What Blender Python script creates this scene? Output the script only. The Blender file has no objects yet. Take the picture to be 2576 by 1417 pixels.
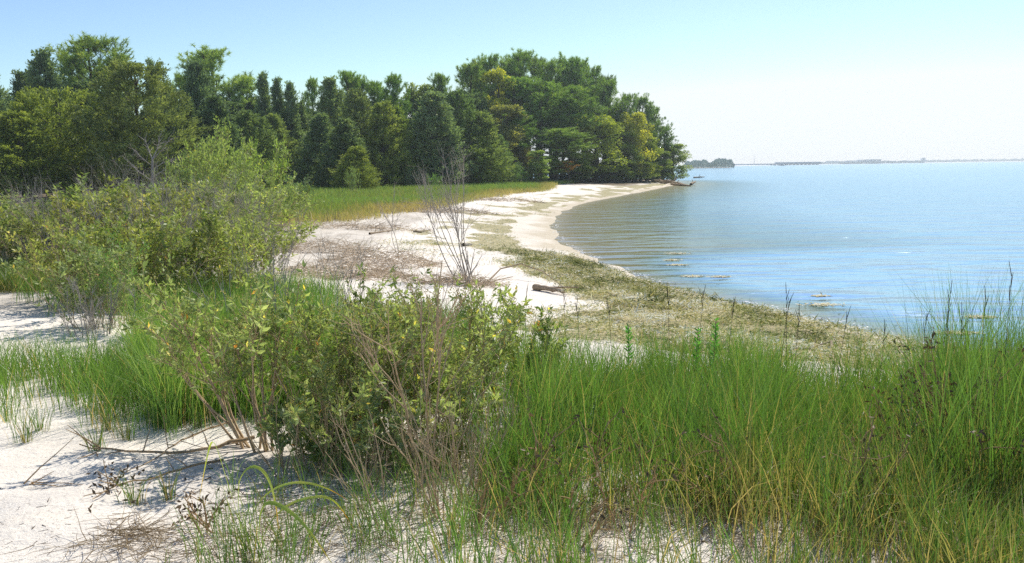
import bpy, math, random
import numpy as np

rs = np.random.default_rng(11)
random.seed(11)
PI = math.pi
scene = bpy.context.scene
COL = scene.collection

# ------------------------------------------------------------------ camera model
F, CX, CY, HOR = 2231.0, 1288.0, 708.5, 422.0      # measured on a 2576 x 1417 grid
CAMZ = 2.45
PITCH = math.atan((CY - HOR) / F)
ROLL = math.radians(0.75)
fw = np.array([0, math.cos(PITCH), -math.sin(PITCH)])
up0 = np.array([0, math.sin(PITCH), math.cos(PITCH)])
rt0 = np.array([1.0, 0, 0])
rt = math.cos(ROLL) * rt0 - math.sin(ROLL) * up0
up = math.cos(ROLL) * up0 + math.sin(ROLL) * rt0
EYE = np.array([0, 0, CAMZ])


def ray(u, v):
    d = fw + rt * (u - CX) / F - up * (v - CY) / F
    return d / d[1]                                 # unit depth along +Y


def pt(u, v, depth):
    return EYE + ray(u, v) * depth


def on_level(u, v, z=0.0):
    d = ray(u, v)
    return EYE + d * ((z - CAMZ) / d[2])


# ------------------------------------------------------------------ noise
def _hash(ix, iy, seed):
    h = (ix * 374761393 + iy * 668265263 + seed * 982451653) & 0xFFFFFFFF
    h = ((h ^ (h >> 13)) * 1274126177) & 0xFFFFFFFF
    return ((h ^ (h >> 16)) & 0xFFFF) / 65535.0


def vnoise(x, y, scale, seed=0):
    x = np.asarray(x, float) / scale
    y = np.asarray(y, float) / scale
    ix = np.floor(x).astype(np.int64)
    iy = np.floor(y).astype(np.int64)
    fx = x - ix
    fy = y - iy
    fx = fx * fx * (3 - 2 * fx)
    fy = fy * fy * (3 - 2 * fy)
    a = _hash(ix, iy, seed)
    b = _hash(ix + 1, iy, seed)
    c = _hash(ix, iy + 1, seed)
    d = _hash(ix + 1, iy + 1, seed)
    return (a * (1 - fx) + b * fx) * (1 - fy) + (c * (1 - fx) + d * fx) * fy


def sstep(a, b, x):
    t = np.clip((np.asarray(x, float) - a) / (b - a), 0, 1)
    return t * t * (3 - 2 * t)


# ------------------------------------------------------------------ shoreline and terrain
shore_px = [(2400, 885), (2230, 850), (2000, 790), (1750, 740), (1600, 695), (1500, 655), (1430, 625), (1393, 592),
            (1388, 565), (1415, 530), (1480, 508), (1580, 490), (1670, 472), (1712, 462)]
vis = [on_level(u, v)[:2] for u, v in shore_px]
vis = [np.array([9.0, 9.3])] + vis + [np.array([24.5, 140.0])]
for _ in range(2):
    q = [vis[0]]
    for a, b in zip(vis[:-1], vis[1:]):
        q += [a * .75 + b * .25, a * .25 + b * .75]
    vis = q + [vis[-1]]
LAND = np.array([[6000, -1500], [300, -70], [60, -8], [25, 3.5], [14, 7.2]] + [list(p) for p in vis] +
                [[16, 152], [-40, 230], [-300, 520], [-2000, 2600], [-9000, 9000], [-9000, -9000], [6000, -9000]], float)


def inland(x, y):
    """signed distance to the shoreline, positive on land"""
    x = np.asarray(x, float).ravel()
    y = np.asarray(y, float).ravel()
    best = np.full(x.shape, 1e18)
    ins = np.zeros(x.shape, bool)
    P = LAND
    n = len(P)
    for i in range(n):
        ax, ay = P[i]
        bx, by = P[(i + 1) % n]
        dx, dy = bx - ax, by - ay
        t = np.clip(((x - ax) * dx + (y - ay) * dy) / (dx * dx + dy * dy), 0, 1)
        best = np.minimum(best, (x - ax - t * dx) ** 2 + (y - ay - t * dy) ** 2)
        if ay != by:
            c = ((ay > y) != (by > y)) & (x < (bx - ax) * (y - ay) / (by - ay) + ax)
            ins ^= c
    return np.sqrt(best) * np.where(ins, 1, -1)


def H(x, y, fine=True, sd=None):
    x = np.asarray(x, float).ravel()
    y = np.asarray(y, float).ravel()
    if sd is None:
        sd = inland(x, y)
    z = np.where(sd > 0, 0.80 * (1 - np.exp(-np.maximum(sd, 0) / 6.5)), np.maximum(sd * 0.11, -3.0))
    near = np.exp(-((x + 1.2) ** 2 / 30 + (y - 2.5) ** 2 / 26))
    z += 0.17 * near
    z += np.exp(-(sd / 2.2) ** 2) * (.05 * (vnoise(x, y, 1.5, 6) - .5) + .03 * (vnoise(x, y, .5, 7) - .5))
    land = sstep(0.6, 5, sd)
    z += land * 0.16 * (vnoise(x, y, 3.1, 3) - 0.5) + land * 0.05 * (vnoise(x, y, 0.8, 5) - 0.5)
    if fine:
        z += sstep(0.2, 2, sd) * (0.05 * (vnoise(x, y, 0.36, 8) - 0.5) + 0.014 * (vnoise(x, y, 0.12, 9) - 0.5))
    return z


def h1(x, y):
    return float(H([x], [y])[0])


def G(u, v):
    """ground point seen at (u, v)"""
    d = ray(u, v)
    t = np.geomspace(1.2, 260, 700)
    p = EYE[None] + d[None] * t[:, None]
    z = H(p[:, 0], p[:, 1], fine=False)
    k = int(np.argmax(p[:, 2] <= np.maximum(z, 0)))
    a, b = (t[max(k - 1, 0)], t[k])
    tt = np.linspace(a, b, 30)
    p = EYE[None] + d[None] * tt[:, None]
    z = H(p[:, 0], p[:, 1], fine=False)
    k = int(np.argmax(p[:, 2] <= np.maximum(z, 0)))
    return p[k]


def on_column(u, depth):
    d = ray(u, HOR)
    x = d[0] * depth
    return np.array([x, depth, h1(x, depth)])


# ------------------------------------------------------------------ mesh buffers
class MB:
    def __init__(s):
        s.v, s.f, s.t, s.n = [], [], [], 0

    def add(s, V, Fc, tint=0.5):
        V = np.asarray(V, float).reshape(-1, 3)
        Fc = np.asarray(Fc, np.int64)
        s.v.append(V)
        s.f.append(Fc + s.n)
        t = np.asarray(tint, float)
        s.t.append(np.full(len(V), float(t)) if t.ndim == 0 else t.ravel())
        s.n += len(V)

    def mesh(s, name, mat, smooth=False):
        m = bpy.data.meshes.new(name)
        V = np.concatenate(s.v)
        m.vertices.add(len(V))
        m.vertices.foreach_set('co', V.astype(np.float32).ravel())
        li = np.concatenate([f.ravel() for f in s.f]).astype(np.int32)
        ct = np.concatenate([np.full(len(f), f.shape[1], np.int32) for f in s.f])
        st = np.concatenate([[0], np.cumsum(ct)[:-1]]).astype(np.int32)
        m.loops.add(len(li))
        m.loops.foreach_set('vertex_index', li)
        m.polygons.add(len(ct))
        m.polygons.foreach_set('loop_start', st)
        if smooth:
            m.polygons.foreach_set('use_smooth', np.ones(len(ct), bool))
        a = m.attributes.new('tint', 'FLOAT', 'POINT')
        a.data.foreach_set('value', np.clip(np.concatenate(s.t), 0, 1).astype(np.float32))
        m.materials.append(mat)
        m.update(calc_edges=True)
        return m

    def build(s, name, mat, parent=None, smooth=False):
        return link(name, s.mesh(name, mat, smooth), parent)


def link(name, mesh, parent=None):
    o = bpy.data.objects.new(name, mesh)
    COL.objects.link(o)
    if parent is not None:
        o.parent = parent
    return o


def tag(o, label=None, cat=None, group=None, kind=None):
    for k, val in (('label', label), ('category', cat), ('group', group), ('kind', kind)):
        if val:
            o[k] = val
    return o


def empty(name, loc, rz=0.0):
    o = bpy.data.objects.new(name, None)
    o.empty_display_size = 0.1
    COL.objects.link(o)
    o.location = tuple(loc)
    o.rotation_euler = (0, 0, rz)
    return o


def copy_tree(o, parent=None):
    c = o.copy()
    COL.objects.link(c)
    if parent is not None:
        c.parent = parent
    for ch in list(o.children):
        copy_tree(ch, c)
    return c


def unit(a):
    a = np.asarray(a, float)
    return a / np.maximum(np.linalg.norm(a, axis=-1, keepdims=True), 1e-9)


def tube(mb, pts, r0, r1, sides=5, tint=0.5, rough=0.0):
    pts = np.asarray(pts, float)
    n = len(pts)
    tg = np.gradient(pts, axis=0)
    tg = unit(tg)
    ref = np.array([0, 0, 1.0]) if abs(tg[n // 2, 2]) < .9 else np.array([1.0, 0, 0])
    a = unit(np.cross(tg, ref))
    b = np.cross(tg, a)
    rad = np.linspace(r0, r1, n)
    if rough:
        rad = rad * (1 + rs.uniform(-rough, rough, n))
    th = np.arange(sides) * 2 * PI / sides
    V = pts[:, None] + rad[:, None, None] * (a[:, None] * np.cos(th)[None, :, None] + b[:, None] * np.sin(th)[None, :, None])
    i = np.arange(n - 1)[:, None] * sides
    j = np.arange(sides)[None]
    j2 = (j + 1) % sides
    q = np.stack([i + j, i + j2, i + sides + j2, i + sides + j], -1).reshape(-1, 4)
    tn = tint + rs.uniform(-.12, .12, (n, sides))
    mb.add(V.reshape(-1, 3), q, tn)
    # cap on the tip
    mb.add(V[-1], np.arange(sides)[None], tn[-1])


def walk(start, d, L, n, wander, lift=0.0, droop=0.0):
    p = [np.array(start, float)]
    d = unit(d)
    s = L / (n - 1)
    for i in range(n - 1):
        d = unit(d + rs.normal(0, wander, 3) + np.array([0, 0, lift - droop * i / n]))
        p.append(p[-1] + d * s)
    return np.array(p)


def along(P, t):
    k = t * (len(P) - 1)
    i = min(int(k), len(P) - 2)
    return P[i] * (1 - (k - i)) + P[i + 1] * (k - i), unit(P[i + 1] - P[i])


def leaves(mb, P, D, L, W, tint, fold=0.25, nrm=None):
    """folded leaf: two quads sharing a midrib"""
    n = len(P)
    D = unit(D)
    R = rs.normal(0, 1, (n, 3)) if nrm is None else nrm + rs.normal(0, .45, (n, 3))
    S = unit(np.cross(D, R))
    N = np.cross(S, D)
    L = np.broadcast_to(L, (n,))[:, None]
    W = np.broadcast_to(W, (n,))[:, None]
    b = P
    t = P + D * L - N * L * .12
    c = P + D * L * .5 - N * W * fold
    l = P + D * L * .45 + S * W * .5
    r = P + D * L * .45 - S * W * .5
    V = np.stack([b, l, c, r, t], 1).reshape(-1, 3)
    o = np.arange(n)[:, None] * 5
    q = np.concatenate([o + np.array([[0, 2, 4, 1]]), o + np.array([[0, 3, 4, 2]])])
    mb.add(V, q, np.repeat(np.broadcast_to(tint, (n,)), 5))


def flakes(mb, P, D, L, W, tint, nrm=None):
    """one diamond per leaf, for things far off"""
    n = len(P)
    D = unit(D)
    R = rs.normal(0, 1, (n, 3)) if nrm is None else nrm
    S = unit(np.cross(D, R))
    L = np.broadcast_to(L, (n,))[:, None]
    W = np.broadcast_to(W, (n,))[:, None]
    V = np.stack([P, P + D * L * .45 + S * W * .5, P + D * L, P + D * L * .45 - S * W * .5], 1).reshape(-1, 3)
    o = np.arange(n)[:, None] * 4
    mb.add(V, o + np.array([[0, 1, 2, 3]]), np.repeat(np.broadcast_to(tint, (n,)), 4))


def needles(mb, P, D, L, W, tint):
    n = len(P)
    D = unit(D)
    S = unit(np.cross(D, rs.normal(0, 1, (n, 3))))
    L = np.broadcast_to(L, (n,))[:, None]
    W = np.broadcast_to(W, (n,))[:, None]
    V = np.stack([P - S * W * .5, P + S * W * .5, P + D * L], 1).reshape(-1, 3)
    o = np.arange(n)[:, None] * 3
    mb.add(V, o + np.array([[0, 1, 2]]), np.repeat(np.broadcast_to(tint, (n,)), 3))


def blades(mb, P, h, az, bend, w, tint, face=None, levels=(0, .3, .62, 1.0)):
    n = len(P)
    lv = np.array(levels)
    k = len(lv)
    ld = np.stack([np.cos(az), np.sin(az), np.zeros(n)], 1)
    fa = rs.uniform(0, 2 * PI, n) if face is None else face
    wd = np.stack([np.cos(fa), np.sin(fa), np.zeros(n)], 1)
    s = lv[None, :, None]
    hh = h[:, None, None]
    bb = bend[:, None, None]
    C = P[:, None] + ld[:, None] * hh * bb * s ** 1.7
    C = C + np.array([0, 0, 1.0]) * hh * (s - .38 * bb ** 2 * s ** 2.4)
    ww = (w[:, None] * np.interp(lv, [0, .3, .65, 1], [.75, 1, .7, .05])[None])[..., None]
    V = np.stack([C - wd[:, None] * ww * .5, C + wd[:, None] * ww * .5], 2).reshape(-1, 3)
    o = np.arange(n)[:, None, None] * (2 * k)
    j = np.arange(k - 1)[None, :, None] * 2
    q = (o + j + np.array([0, 1, 3, 2])[None, None]).reshape(-1, 4)
    tt = np.clip(tint[:, None] + (lv[None] - .5) * .22, 0, 1)
    mb.add(V, q, np.repeat(tt, 2, axis=1))


# ------------------------------------------------------------------ materials
def new_mat(name):
    m = bpy.data.materials.new(name)
    m.use_nodes = True
    nt = m.node_tree
    nt.nodes.clear()
    out = nt.nodes.new('ShaderNodeOutputMaterial')
    return m, nt, out


def node(nt, kind, **kw):
    n = nt.nodes.new(kind)
    for k, v in kw.items():
        if k.startswith('i_'):
            n.inputs[k[2:].replace('_', ' ')].default_value = v
        else:
            setattr(n, k, v)
    return n


def ramp(nt, fac, stops):
    r = nt.nodes.new('ShaderNodeValToRGB')
    e = r.color_ramp.elements
    while len(e) < len(stops):
        e.new(0.5)
    for el, (p, c) in zip(e, stops):
        el.position = p
        el.color = (*c, 1)
    nt.links.new(fac, r.inputs[0])
    return r.outputs[0]


def foliage(name, stops, trans=0.4, gloss=0.04, rough=0.45, tcol=(1.25, 1.2, .55), gain=1.7):
    m, nt, out = new_mat(name)
    L = nt.links.new
    at = node(nt, 'ShaderNodeAttribute', attribute_name='tint')
    c = ramp(nt, at.outputs['Fac'], [(p_, tuple(min(.8, k_ * gain) for k_ in c_)) for p_, c_ in stops])
    oi = node(nt, 'ShaderNodeObjectInfo')
    mx = node(nt, 'ShaderNodeMix', data_type='RGBA', blend_type='MULTIPLY')
    mx.inputs['Factor'].default_value = 1
    L(c, mx.inputs['A'])
    L(oi.outputs['Color'], mx.inputs['B'])
    col = mx.outputs['Result']
    d = node(nt, 'ShaderNodeBsdfDiffuse')
    L(col, d.inputs['Color'])
    t = node(nt, 'ShaderNodeBsdfTranslucent')
    mt = node(nt, 'ShaderNodeMix', data_type='RGBA', blend_type='MULTIPLY')
    mt.inputs['Factor'].default_value = 1
    L(col, mt.inputs['A'])
    mt.inputs['B'].default_value = (*tcol, 1)
    L(mt.outputs['Result'], t.inputs['Color'])
    g = node(nt, 'ShaderNodeBsdfGlossy')
    g.inputs['Roughness'].default_value = rough
    s1 = node(nt, 'ShaderNodeMixShader')
    s1.inputs[0].default_value = trans
    L(d.outputs[0], s1.inputs[1])
    L(t.outputs[0], s1.inputs[2])
    s2 = node(nt, 'ShaderNodeMixShader')
    s2.inputs[0].default_value = gloss
    L(s1.outputs[0], s2.inputs[1])
    L(g.outputs[0], s2.inputs[2])
    L(s2.outputs[0], out.inputs[0])
    return m


def bark(name, c0, c1, scale=30, rough=.9):
    m, nt, out = new_mat(name)
    L = nt.links.new
    at = node(nt, 'ShaderNodeAttribute', attribute_name='tint')
    tc = node(nt, 'ShaderNodeTexCoord')
    nz = node(nt, 'ShaderNodeTexNoise')
    nz.inputs['Scale'].default_value = scale
    nz.inputs['Detail'].default_value = 4
    L(tc.outputs['Object'], nz.inputs['Vector'])
    ad = node(nt, 'ShaderNodeMath', operation='MULTIPLY_ADD')
    L(nz.outputs['Fac'], ad.inputs[0])
    ad.inputs[1].default_value = .9
    sb = node(nt, 'ShaderNodeMath', operation='SUBTRACT')
    L(at.outputs['Fac'], sb.inputs[0])
    sb.inputs[1].default_value = .45
    L(sb.outputs[0], ad.inputs[2])
    c = ramp(nt, ad.outputs[0], [(0.1, c0), (0.9, c1)])
    b = node(nt, 'ShaderNodeBsdfPrincipled')
    b.inputs['Roughness'].default_value = rough
    b.inputs['Specular IOR Level'].default_value = .2
    L(c, b.inputs['Base Color'])
    L(b.outputs[0], out.inputs[0])
    return m


M = {}
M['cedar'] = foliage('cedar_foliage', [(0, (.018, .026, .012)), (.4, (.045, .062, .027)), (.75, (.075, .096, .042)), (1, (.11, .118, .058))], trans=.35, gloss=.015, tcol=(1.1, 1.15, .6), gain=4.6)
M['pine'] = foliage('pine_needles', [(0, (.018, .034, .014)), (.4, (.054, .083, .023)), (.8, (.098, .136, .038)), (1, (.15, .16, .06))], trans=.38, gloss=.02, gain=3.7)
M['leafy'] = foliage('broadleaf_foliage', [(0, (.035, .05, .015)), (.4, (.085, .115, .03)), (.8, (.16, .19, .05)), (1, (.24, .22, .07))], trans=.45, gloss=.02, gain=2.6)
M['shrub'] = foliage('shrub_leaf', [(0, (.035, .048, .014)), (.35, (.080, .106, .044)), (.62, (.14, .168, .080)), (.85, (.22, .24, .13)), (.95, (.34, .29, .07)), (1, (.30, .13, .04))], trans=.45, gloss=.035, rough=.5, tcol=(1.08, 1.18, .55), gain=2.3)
M['bud'] = foliage('shrub_bud', [(0, (.13, .14, .05)), (.5, (.22, .22, .08)), (1, (.34, .31, .13))], trans=.3, gloss=.02)
M['grass'] = foliage('beach_grass', [(0, (.27, .205, .115)), (.18, (.16, .14, .055)), (.4, (.044, .082, .020)), (.75, (.068, .135, .030)), (1, (.16, .21, .075))], trans=.48, gloss=.035, rough=.4, gain=2.4)
M['meadow'] = foliage('meadow_grass', [(0, (.21, .155, .09)), (.3, (.15, .13, .058)), (.55, (.10, .125, .04)), (1, (.10, .15, .044))], trans=.42, gloss=.02, gain=2.6)
M['reed'] = foliage('reed_blade', [(0, (.09, .15, .025)), (.5, (.20, .27, .05)), (.8, (.36, .36, .06)), (.92, (.45, .28, .03)), (1, (.35, .16, .03))], trans=.45, gloss=.05, rough=.35, gain=1.7)
M['straw'] = foliage('dry_straw', [(0, (.16, .11, .06)), (.5, (.30, .225, .13)), (1, (.46, .38, .26))], trans=.2, gloss=.03, gain=1.2)
M['weed'] = foliage('seaweed', [(0, (.028, .036, .010)), (.3, (.085, .105, .026)), (.52, (.185, .195, .065)), (.75, (.40, .34, .18)), (1, (.60, .53, .37))], trans=.12, gloss=.012, rough=.5, gain=1.9)
M['dryleaf'] = foliage('withered_leaf', [(0, (.08, .055, .033)), (.6, (.17, .115, .065)), (1, (.3, .2, .11))], trans=.1, gloss=.03, gain=1)
M['bark'] = bark('tree_bark', (.035, .027, .02), (.13, .105, .08), 8)
M['greywood'] = bark('weathered_grey_wood', (.19, .16, .135), (.52, .47, .41), 25)
M['stem'] = bark('shrub_stem', (.25, .165, .085), (.68, .52, .33), 40)
M['drystem'] = bark('dried_brown_stem', (.22, .12, .045), (.55, .38, .20), 40)
M['brush'] = bark('bleached_brush', (.34, .255, .165), (.78, .65, .49), 30)
M['drift'] = bark('driftwood', (.20, .145, .09), (.48, .37, .255), 18)
M['seed'] = bark('seed_spike', (.05, .035, .03), (.17, .12, .09), 40)

# ground: sand, wet sand, wrack line, leaf litter, meadow soil
m, nt, out = new_mat('sand_ground')
Lk = nt.links.new
tc = node(nt, 'ShaderNodeTexCoord')
at = node(nt, 'ShaderNodeAttribute', attribute_name='cover')
sp = node(nt, 'ShaderNodeSeparateColor')
Lk(at.outputs['Color'], sp.inputs[0])


def nz_(scale, detail=4, rough=.6, src=None):
    n = node(nt, 'ShaderNodeTexNoise')
    n.inputs['Scale'].default_value = scale
    n.inputs['Detail'].default_value = detail
    n.inputs['Roughness'].default_value = rough
    Lk(tc.outputs['Object'], n.inputs['Vector'])
    return n.outputs['Fac']


def mixc(f, a, b):
    n = node(nt, 'ShaderNodeMix', data_type='RGBA')
    for s, val in (('Factor', f), ('A', a), ('B', b)):
        if isinstance(val, tuple):
            n.inputs[s].default_value = (*val, 1)
        elif isinstance(val, float):
            n.inputs[s].default_value = val
        else:
            Lk(val, n.inputs[s])
    return n.outputs['Result']


def thr(src, a, b):
    n = node(nt, 'ShaderNodeMapRange')
    n.inputs['From Min'].default_value = a
    n.inputs['From Max'].default_value = b
    Lk(src, n.inputs['Value'])
    return n.outputs[0]


def mul(a, b):
    n = node(nt, 'ShaderNodeMath', operation='MULTIPLY')
    Lk(a, n.inputs[0])
    Lk(b, n.inputs[1])
    return n.outputs[0]


sand = mixc(thr(nz_(1.7), .35, .65), (.89, .80, .68), (.95, .875, .765))
sand = mixc(thr(nz_(.55, 5, .65), .50, .72), sand, (.78, .715, .63))
sand = mixc(thr(nz_(60, 2), .60, .70), sand, (.50, .44, .37))
sand = mixc(thr(nz_(9, 4, .7), .66, .74), sand, (.46, .39, .31))
sand = mixc(thr(nz_(240, 1), .66, .75), sand, (.28, .23, .18))
wet = mixc(thr(nz_(3), .3, .7), (.56, .47, .34), (.68, .60, .46))
col = mixc(sp.outputs['Green'], sand, wet)
wr = mixc(thr(nz_(5, 6, .7), .35, .65), (.52, .44, .26), (.19, .20, .075))
wr = mixc(thr(nz_(26, 3), .45, .7), wr, (.66, .56, .38))
nw = nz_(2.2, 6, .75)
aw = node(nt, 'ShaderNodeMath', operation='ADD')
Lk(nw, aw.inputs[0])
Lk(sp.outputs['Red'], aw.inputs[1])
col = mixc(thr(aw.outputs[0], .95, 1.12), col, wr)
lit = mixc(thr(nz_(6, 6, .7), .35, .65), (.10, .078, .048), (.30, .235, .155))
col = mixc(sp.outputs['Blue'], col, lit)
bs = node(nt, 'ShaderNodeBsdfPrincipled')
bs.inputs['Roughness'].default_value = .95
bs.inputs['Specular IOR Level'].default_value = .1
Lk(col, bs.inputs['Base Color'])
bp = node(nt, 'ShaderNodeBump')
bp.inputs['Strength'].default_value = .8
bp.inputs['Distance'].default_value = .03
Lk(nz_(14, 8, .7), bp.inputs['Height'])
Lk(bp.outputs[0], bs.inputs['Normal'])
Lk(bs.outputs[0], out.inputs[0])
M['ground'] = m

# water
m, nt, out = new_mat('bay_water')
Lk = nt.links.new
tc = node(nt, 'ShaderNodeTexCoord')
at = node(nt, 'ShaderNodeAttribute', attribute_name='offshore')     # metres from the shore / 40
body_with_reflection = ramp(nt, at.outputs['Fac'], [(0, (.44, .37, .23)), (.02, (.30, .26, .13)), (.07, (.255, .225, .085)), (.17, (.13, .185, .15)), (.38, (.075, .17, .26)), (1, (.07, .175, .29))])  # olive near shore: shallow bottom plus the trees' reflection, painted into the colour
mp = node(nt, 'ShaderNodeMapping')
mp.inputs['Scale'].default_value = (.38, 1.0, 1)
mp.inputs['Rotation'].default_value = (0, 0, math.radians(-4))
Lk(tc.outputs['Object'], mp.inputs['Vector'])


def wn(scale, detail, dist=0.0):
    n = node(nt, 'ShaderNodeTexNoise')
    n.inputs['Scale'].default_value = scale
    n.inputs['Detail'].default_value = detail
    n.inputs['Roughness'].default_value = .5
    n.inputs['Distortion'].default_value = dist
    Lk(mp.outputs[0], n.inputs['Vector'])
    return n.outputs['Fac']


b1 = node(nt, 'ShaderNodeBump')
b1.inputs['Strength'].default_value = 1.0
b1.inputs['Distance'].default_value = .2
Lk(wn(.85, 2, .4), b1.inputs['Height'])
b2 = node(nt, 'ShaderNodeBump')
b2.inputs['Strength'].default_value = .8
b2.inputs['Distance'].default_value = .022
Lk(wn(5.5, 3), b2.inputs['Height'])
Lk(b1.outputs[0], b2.inputs['Normal'])
b3 = node(nt, 'ShaderNodeBump')
b3.inputs['Distance'].default_value = .5
Lk(wn(.22, 4, .5), b3.inputs['Height'])
chop = node(nt, 'ShaderNodeAttribute', attribute_name='chop')
Lk(chop.outputs['Fac'], b3.inputs['Strength'])
Lk(b2.outputs[0], b3.inputs['Normal'])
nrm = b3.outputs[0]
fr = node(nt, 'ShaderNodeFresnel')
fr.inputs['IOR'].default_value = 1.33
Lk(nrm, fr.inputs['Normal'])
df = node(nt, 'ShaderNodeBsdfDiffuse')
Lk(body_with_reflection, df.inputs['Color'])
gl = node(nt, 'ShaderNodeBsdfGlossy')
gl.inputs['Roughness'].default_value = .12
gl.inputs['Color'].default_value = (.64, .82, .97, 1)
Lk(nrm, gl.inputs['Normal'])
sm = node(nt, 'ShaderNodeMixShader')
cl = ramp(nt, at.outputs['Fac'], [(0, (.42,) * 3), (.14, (.5,) * 3), (.32, (.88,) * 3), (1, (.92,) * 3)])  # mirror reflection weakened near shore so the painted olive shows
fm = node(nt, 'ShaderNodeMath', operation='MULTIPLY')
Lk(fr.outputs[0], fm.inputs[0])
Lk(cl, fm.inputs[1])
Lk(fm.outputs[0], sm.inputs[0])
Lk(df.outputs[0], sm.inputs[1])
Lk(gl.outputs[0], sm.inputs[2])
Lk(sm.outputs[0], out.inputs[0])
M['water'] = m


def plain(name, c, rough=.8):
    m, nt, out = new_mat(name)
    b = node(nt, 'ShaderNodeBsdfPrincipled')
    n = node(nt, 'ShaderNodeTexNoise')
    n.inputs['Scale'].default_value = .05
    r = ramp(nt, n.outputs['Fac'], [(.3, tuple(x * .85 for x in c)), (.7, tuple(min(1, x * 1.12) for x in c))])
    b.inputs['Roughness'].default_value = rough
    nt.links.new(r, b.inputs['Base Color'])
    nt.links.new(b.outputs[0], out.inputs[0])
    return m


# ------------------------------------------------------------------ ground and water sheets
def polar(rmin, rmax, nr, seed_rad=None):
    a = np.concatenate([np.linspace(-40, 40, 520), np.linspace(41.5, 318.5, 110)])
    a = np.radians(a)
    r = np.geomspace(rmin, rmax, nr)
    A, R = np.meshgrid(a, r)
    x, y = (R * np.sin(A)).ravel(), (R * np.cos(A)).ravel()
    na = len(a)
    i = np.arange(nr - 1)[:, None] * na
    j = np.arange(na)[None]
    j2 = (j + 1) % na
    q = np.stack([i + j, i + na + j, i + na + j2, i + j2], -1).reshape(-1, 4)
    return x, y, q, na


MEADOW_PX = [(705, 560), (760, 570), (860, 560), (1000, 540), (1100, 528), (1200, 505), (1290, 490), (1390, 478), (1400, 466)]
mead_edge = np.array([G(u, v)[:2] for u, v in MEADOW_PX])


def poly_mask(x, y, P):
    ins = np.zeros(np.shape(x), bool)
    n = len(P)
    for i in range(n):
        ax, ay = P[i]
        bx, by = P[(i + 1) % n]
        if ay != by:
            ins ^= ((ay > y) != (by > y)) & (x < (bx - ax) * (y - ay) / (by - ay) + ax)
    return ins


MEADOW = np.array(list(map(list, mead_edge)) + [[8, 104], [-2, 97], [-20, 88], [-26, 70], [-15, 38]])


def poly_dist(x, y, P, closed=True):
    best = np.full(np.shape(x), 1e18)
    n = len(P)
    for i in range(n if closed else n - 1):
        ax, ay = P[i]
        bx, by = P[(i + 1) % n]
        dx, dy = bx - ax, by - ay
        t = np.clip(((x - ax) * dx + (y - ay) * dy) / (dx * dx + dy * dy + 1e-9), 0, 1)
        best = np.minimum(best, (x - ax - t * dx) ** 2 + (y - ay - t * dy) ** 2)
    return np.sqrt(best)


x, y, q, na = polar(.35, 9000, 470)
sd = inland(x, y)
z = H(x, y, sd=sd)
mb = MB()
mb.add(np.stack([x, y, z], 1), q)
mb.add([[x[i], y[i], z[i]] for i in range(na)], np.arange(na)[None, ::-1])
me = mb.mesh('ground', M['ground'], smooth=True)
xx = np.concatenate([x, x[:na]])
yy = np.concatenate([y, y[:na]])
ss = np.concatenate([sd, sd[:na]])
cov = np.zeros((len(xx), 4), np.float32)


def wrack_amount(x, y, sd):
    w = 3.2 - .5 * sstep(16, 24, y) + 1.6 * sstep(14, 11.5, y) + 1.5 * (vnoise(x, y, 2.2, 21) - .5) + 1.0 * (vnoise(x, y, .6, 22) - .5)
    core = sstep(.1, .5, sd) * sstep(w + .35, w - .5, sd)
    gap = sstep(33, 37, y) * sstep(1.6, .8, sd)
    bare = sstep(22, 26, y) * sstep(44, 40, y) * sstep(1.9, 1.2, sd)
    thin = .35 + .65 * sstep(34, 22, y)
    out_of = sstep(20, 26, y) * sstep(.9, 1.7, sd) * sstep(6.5, 4.2, sd) * sstep(.40, .60, vnoise(x, y, 1.6, 23) * .6 + vnoise(x, y, .6, 24) * .4) * .66
    out_of = out_of + sstep(33, 40, y) * sstep(.15, .5, sd) * sstep(2.4, 1.5, sd) * sstep(.3, .55, vnoise(x, y, .9, 25)) * .5
    return np.clip(core * thin - bare - gap * .2 + out_of, 0, 1) * sstep(9.3, 10.5, y + .3 * x)


cov[:, 0] = wrack_amount(xx, yy, ss)
cov[:, 1] = .85 * sstep(1.15, .1, ss + 1.2 * (vnoise(xx, yy, 1.3, 81) - .5) + .5 * (vnoise(xx, yy, .4, 82) - .5)) * sstep(-.2, .3, ss + .3) + .35 * sstep(20, 28, yy) * sstep(4, 1.5, ss)
mi = poly_mask(xx, yy, MEADOW)
cov[:, 2] = np.maximum(sstep(0, 1.2, np.where(mi, poly_dist(xx, yy, MEADOW), 0)),
                       sstep(30, 48, yy) * sstep(6, 10, ss) * sstep(-4, -14, xx) + sstep(92, 100, yy) * sstep(2.2, 4.5, ss))
cov[:, 2] = np.maximum(cov[:, 2], sstep(-4.5, -8, xx) * sstep(14, 17, yy))
und = np.exp(-(((xx + .55) / 1.0) ** 2 + ((yy - 5.2) / .75) ** 2) ** 1.5) + .75 * sstep(.1, .6, xx - np.interp(yy, [3, 5, 7], [-.6, .1, .2])) * sstep(8, 7, yy) * sstep(2, 3, yy) * sstep(.25, .45, ((xx - .66) / .5) ** 2 + ((yy - 3.75) / .5) ** 2) + .6 * sstep(-3.2, -4, xx) * sstep(10.5, 11.5, yy)
cov[:, 2] = np.maximum(cov[:, 2], .75 * np.clip(und, 0, 1) * (.3 + .9 * vnoise(xx, yy, .25, 84)))
cov[:, 3] = 1
ca = me.color_attributes.new('cover', 'FLOAT_COLOR', 'POINT')
ca.data.foreach_set('color', np.clip(cov, 0, 1).ravel())
tag(link('ground', me), kind='structure')

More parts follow.
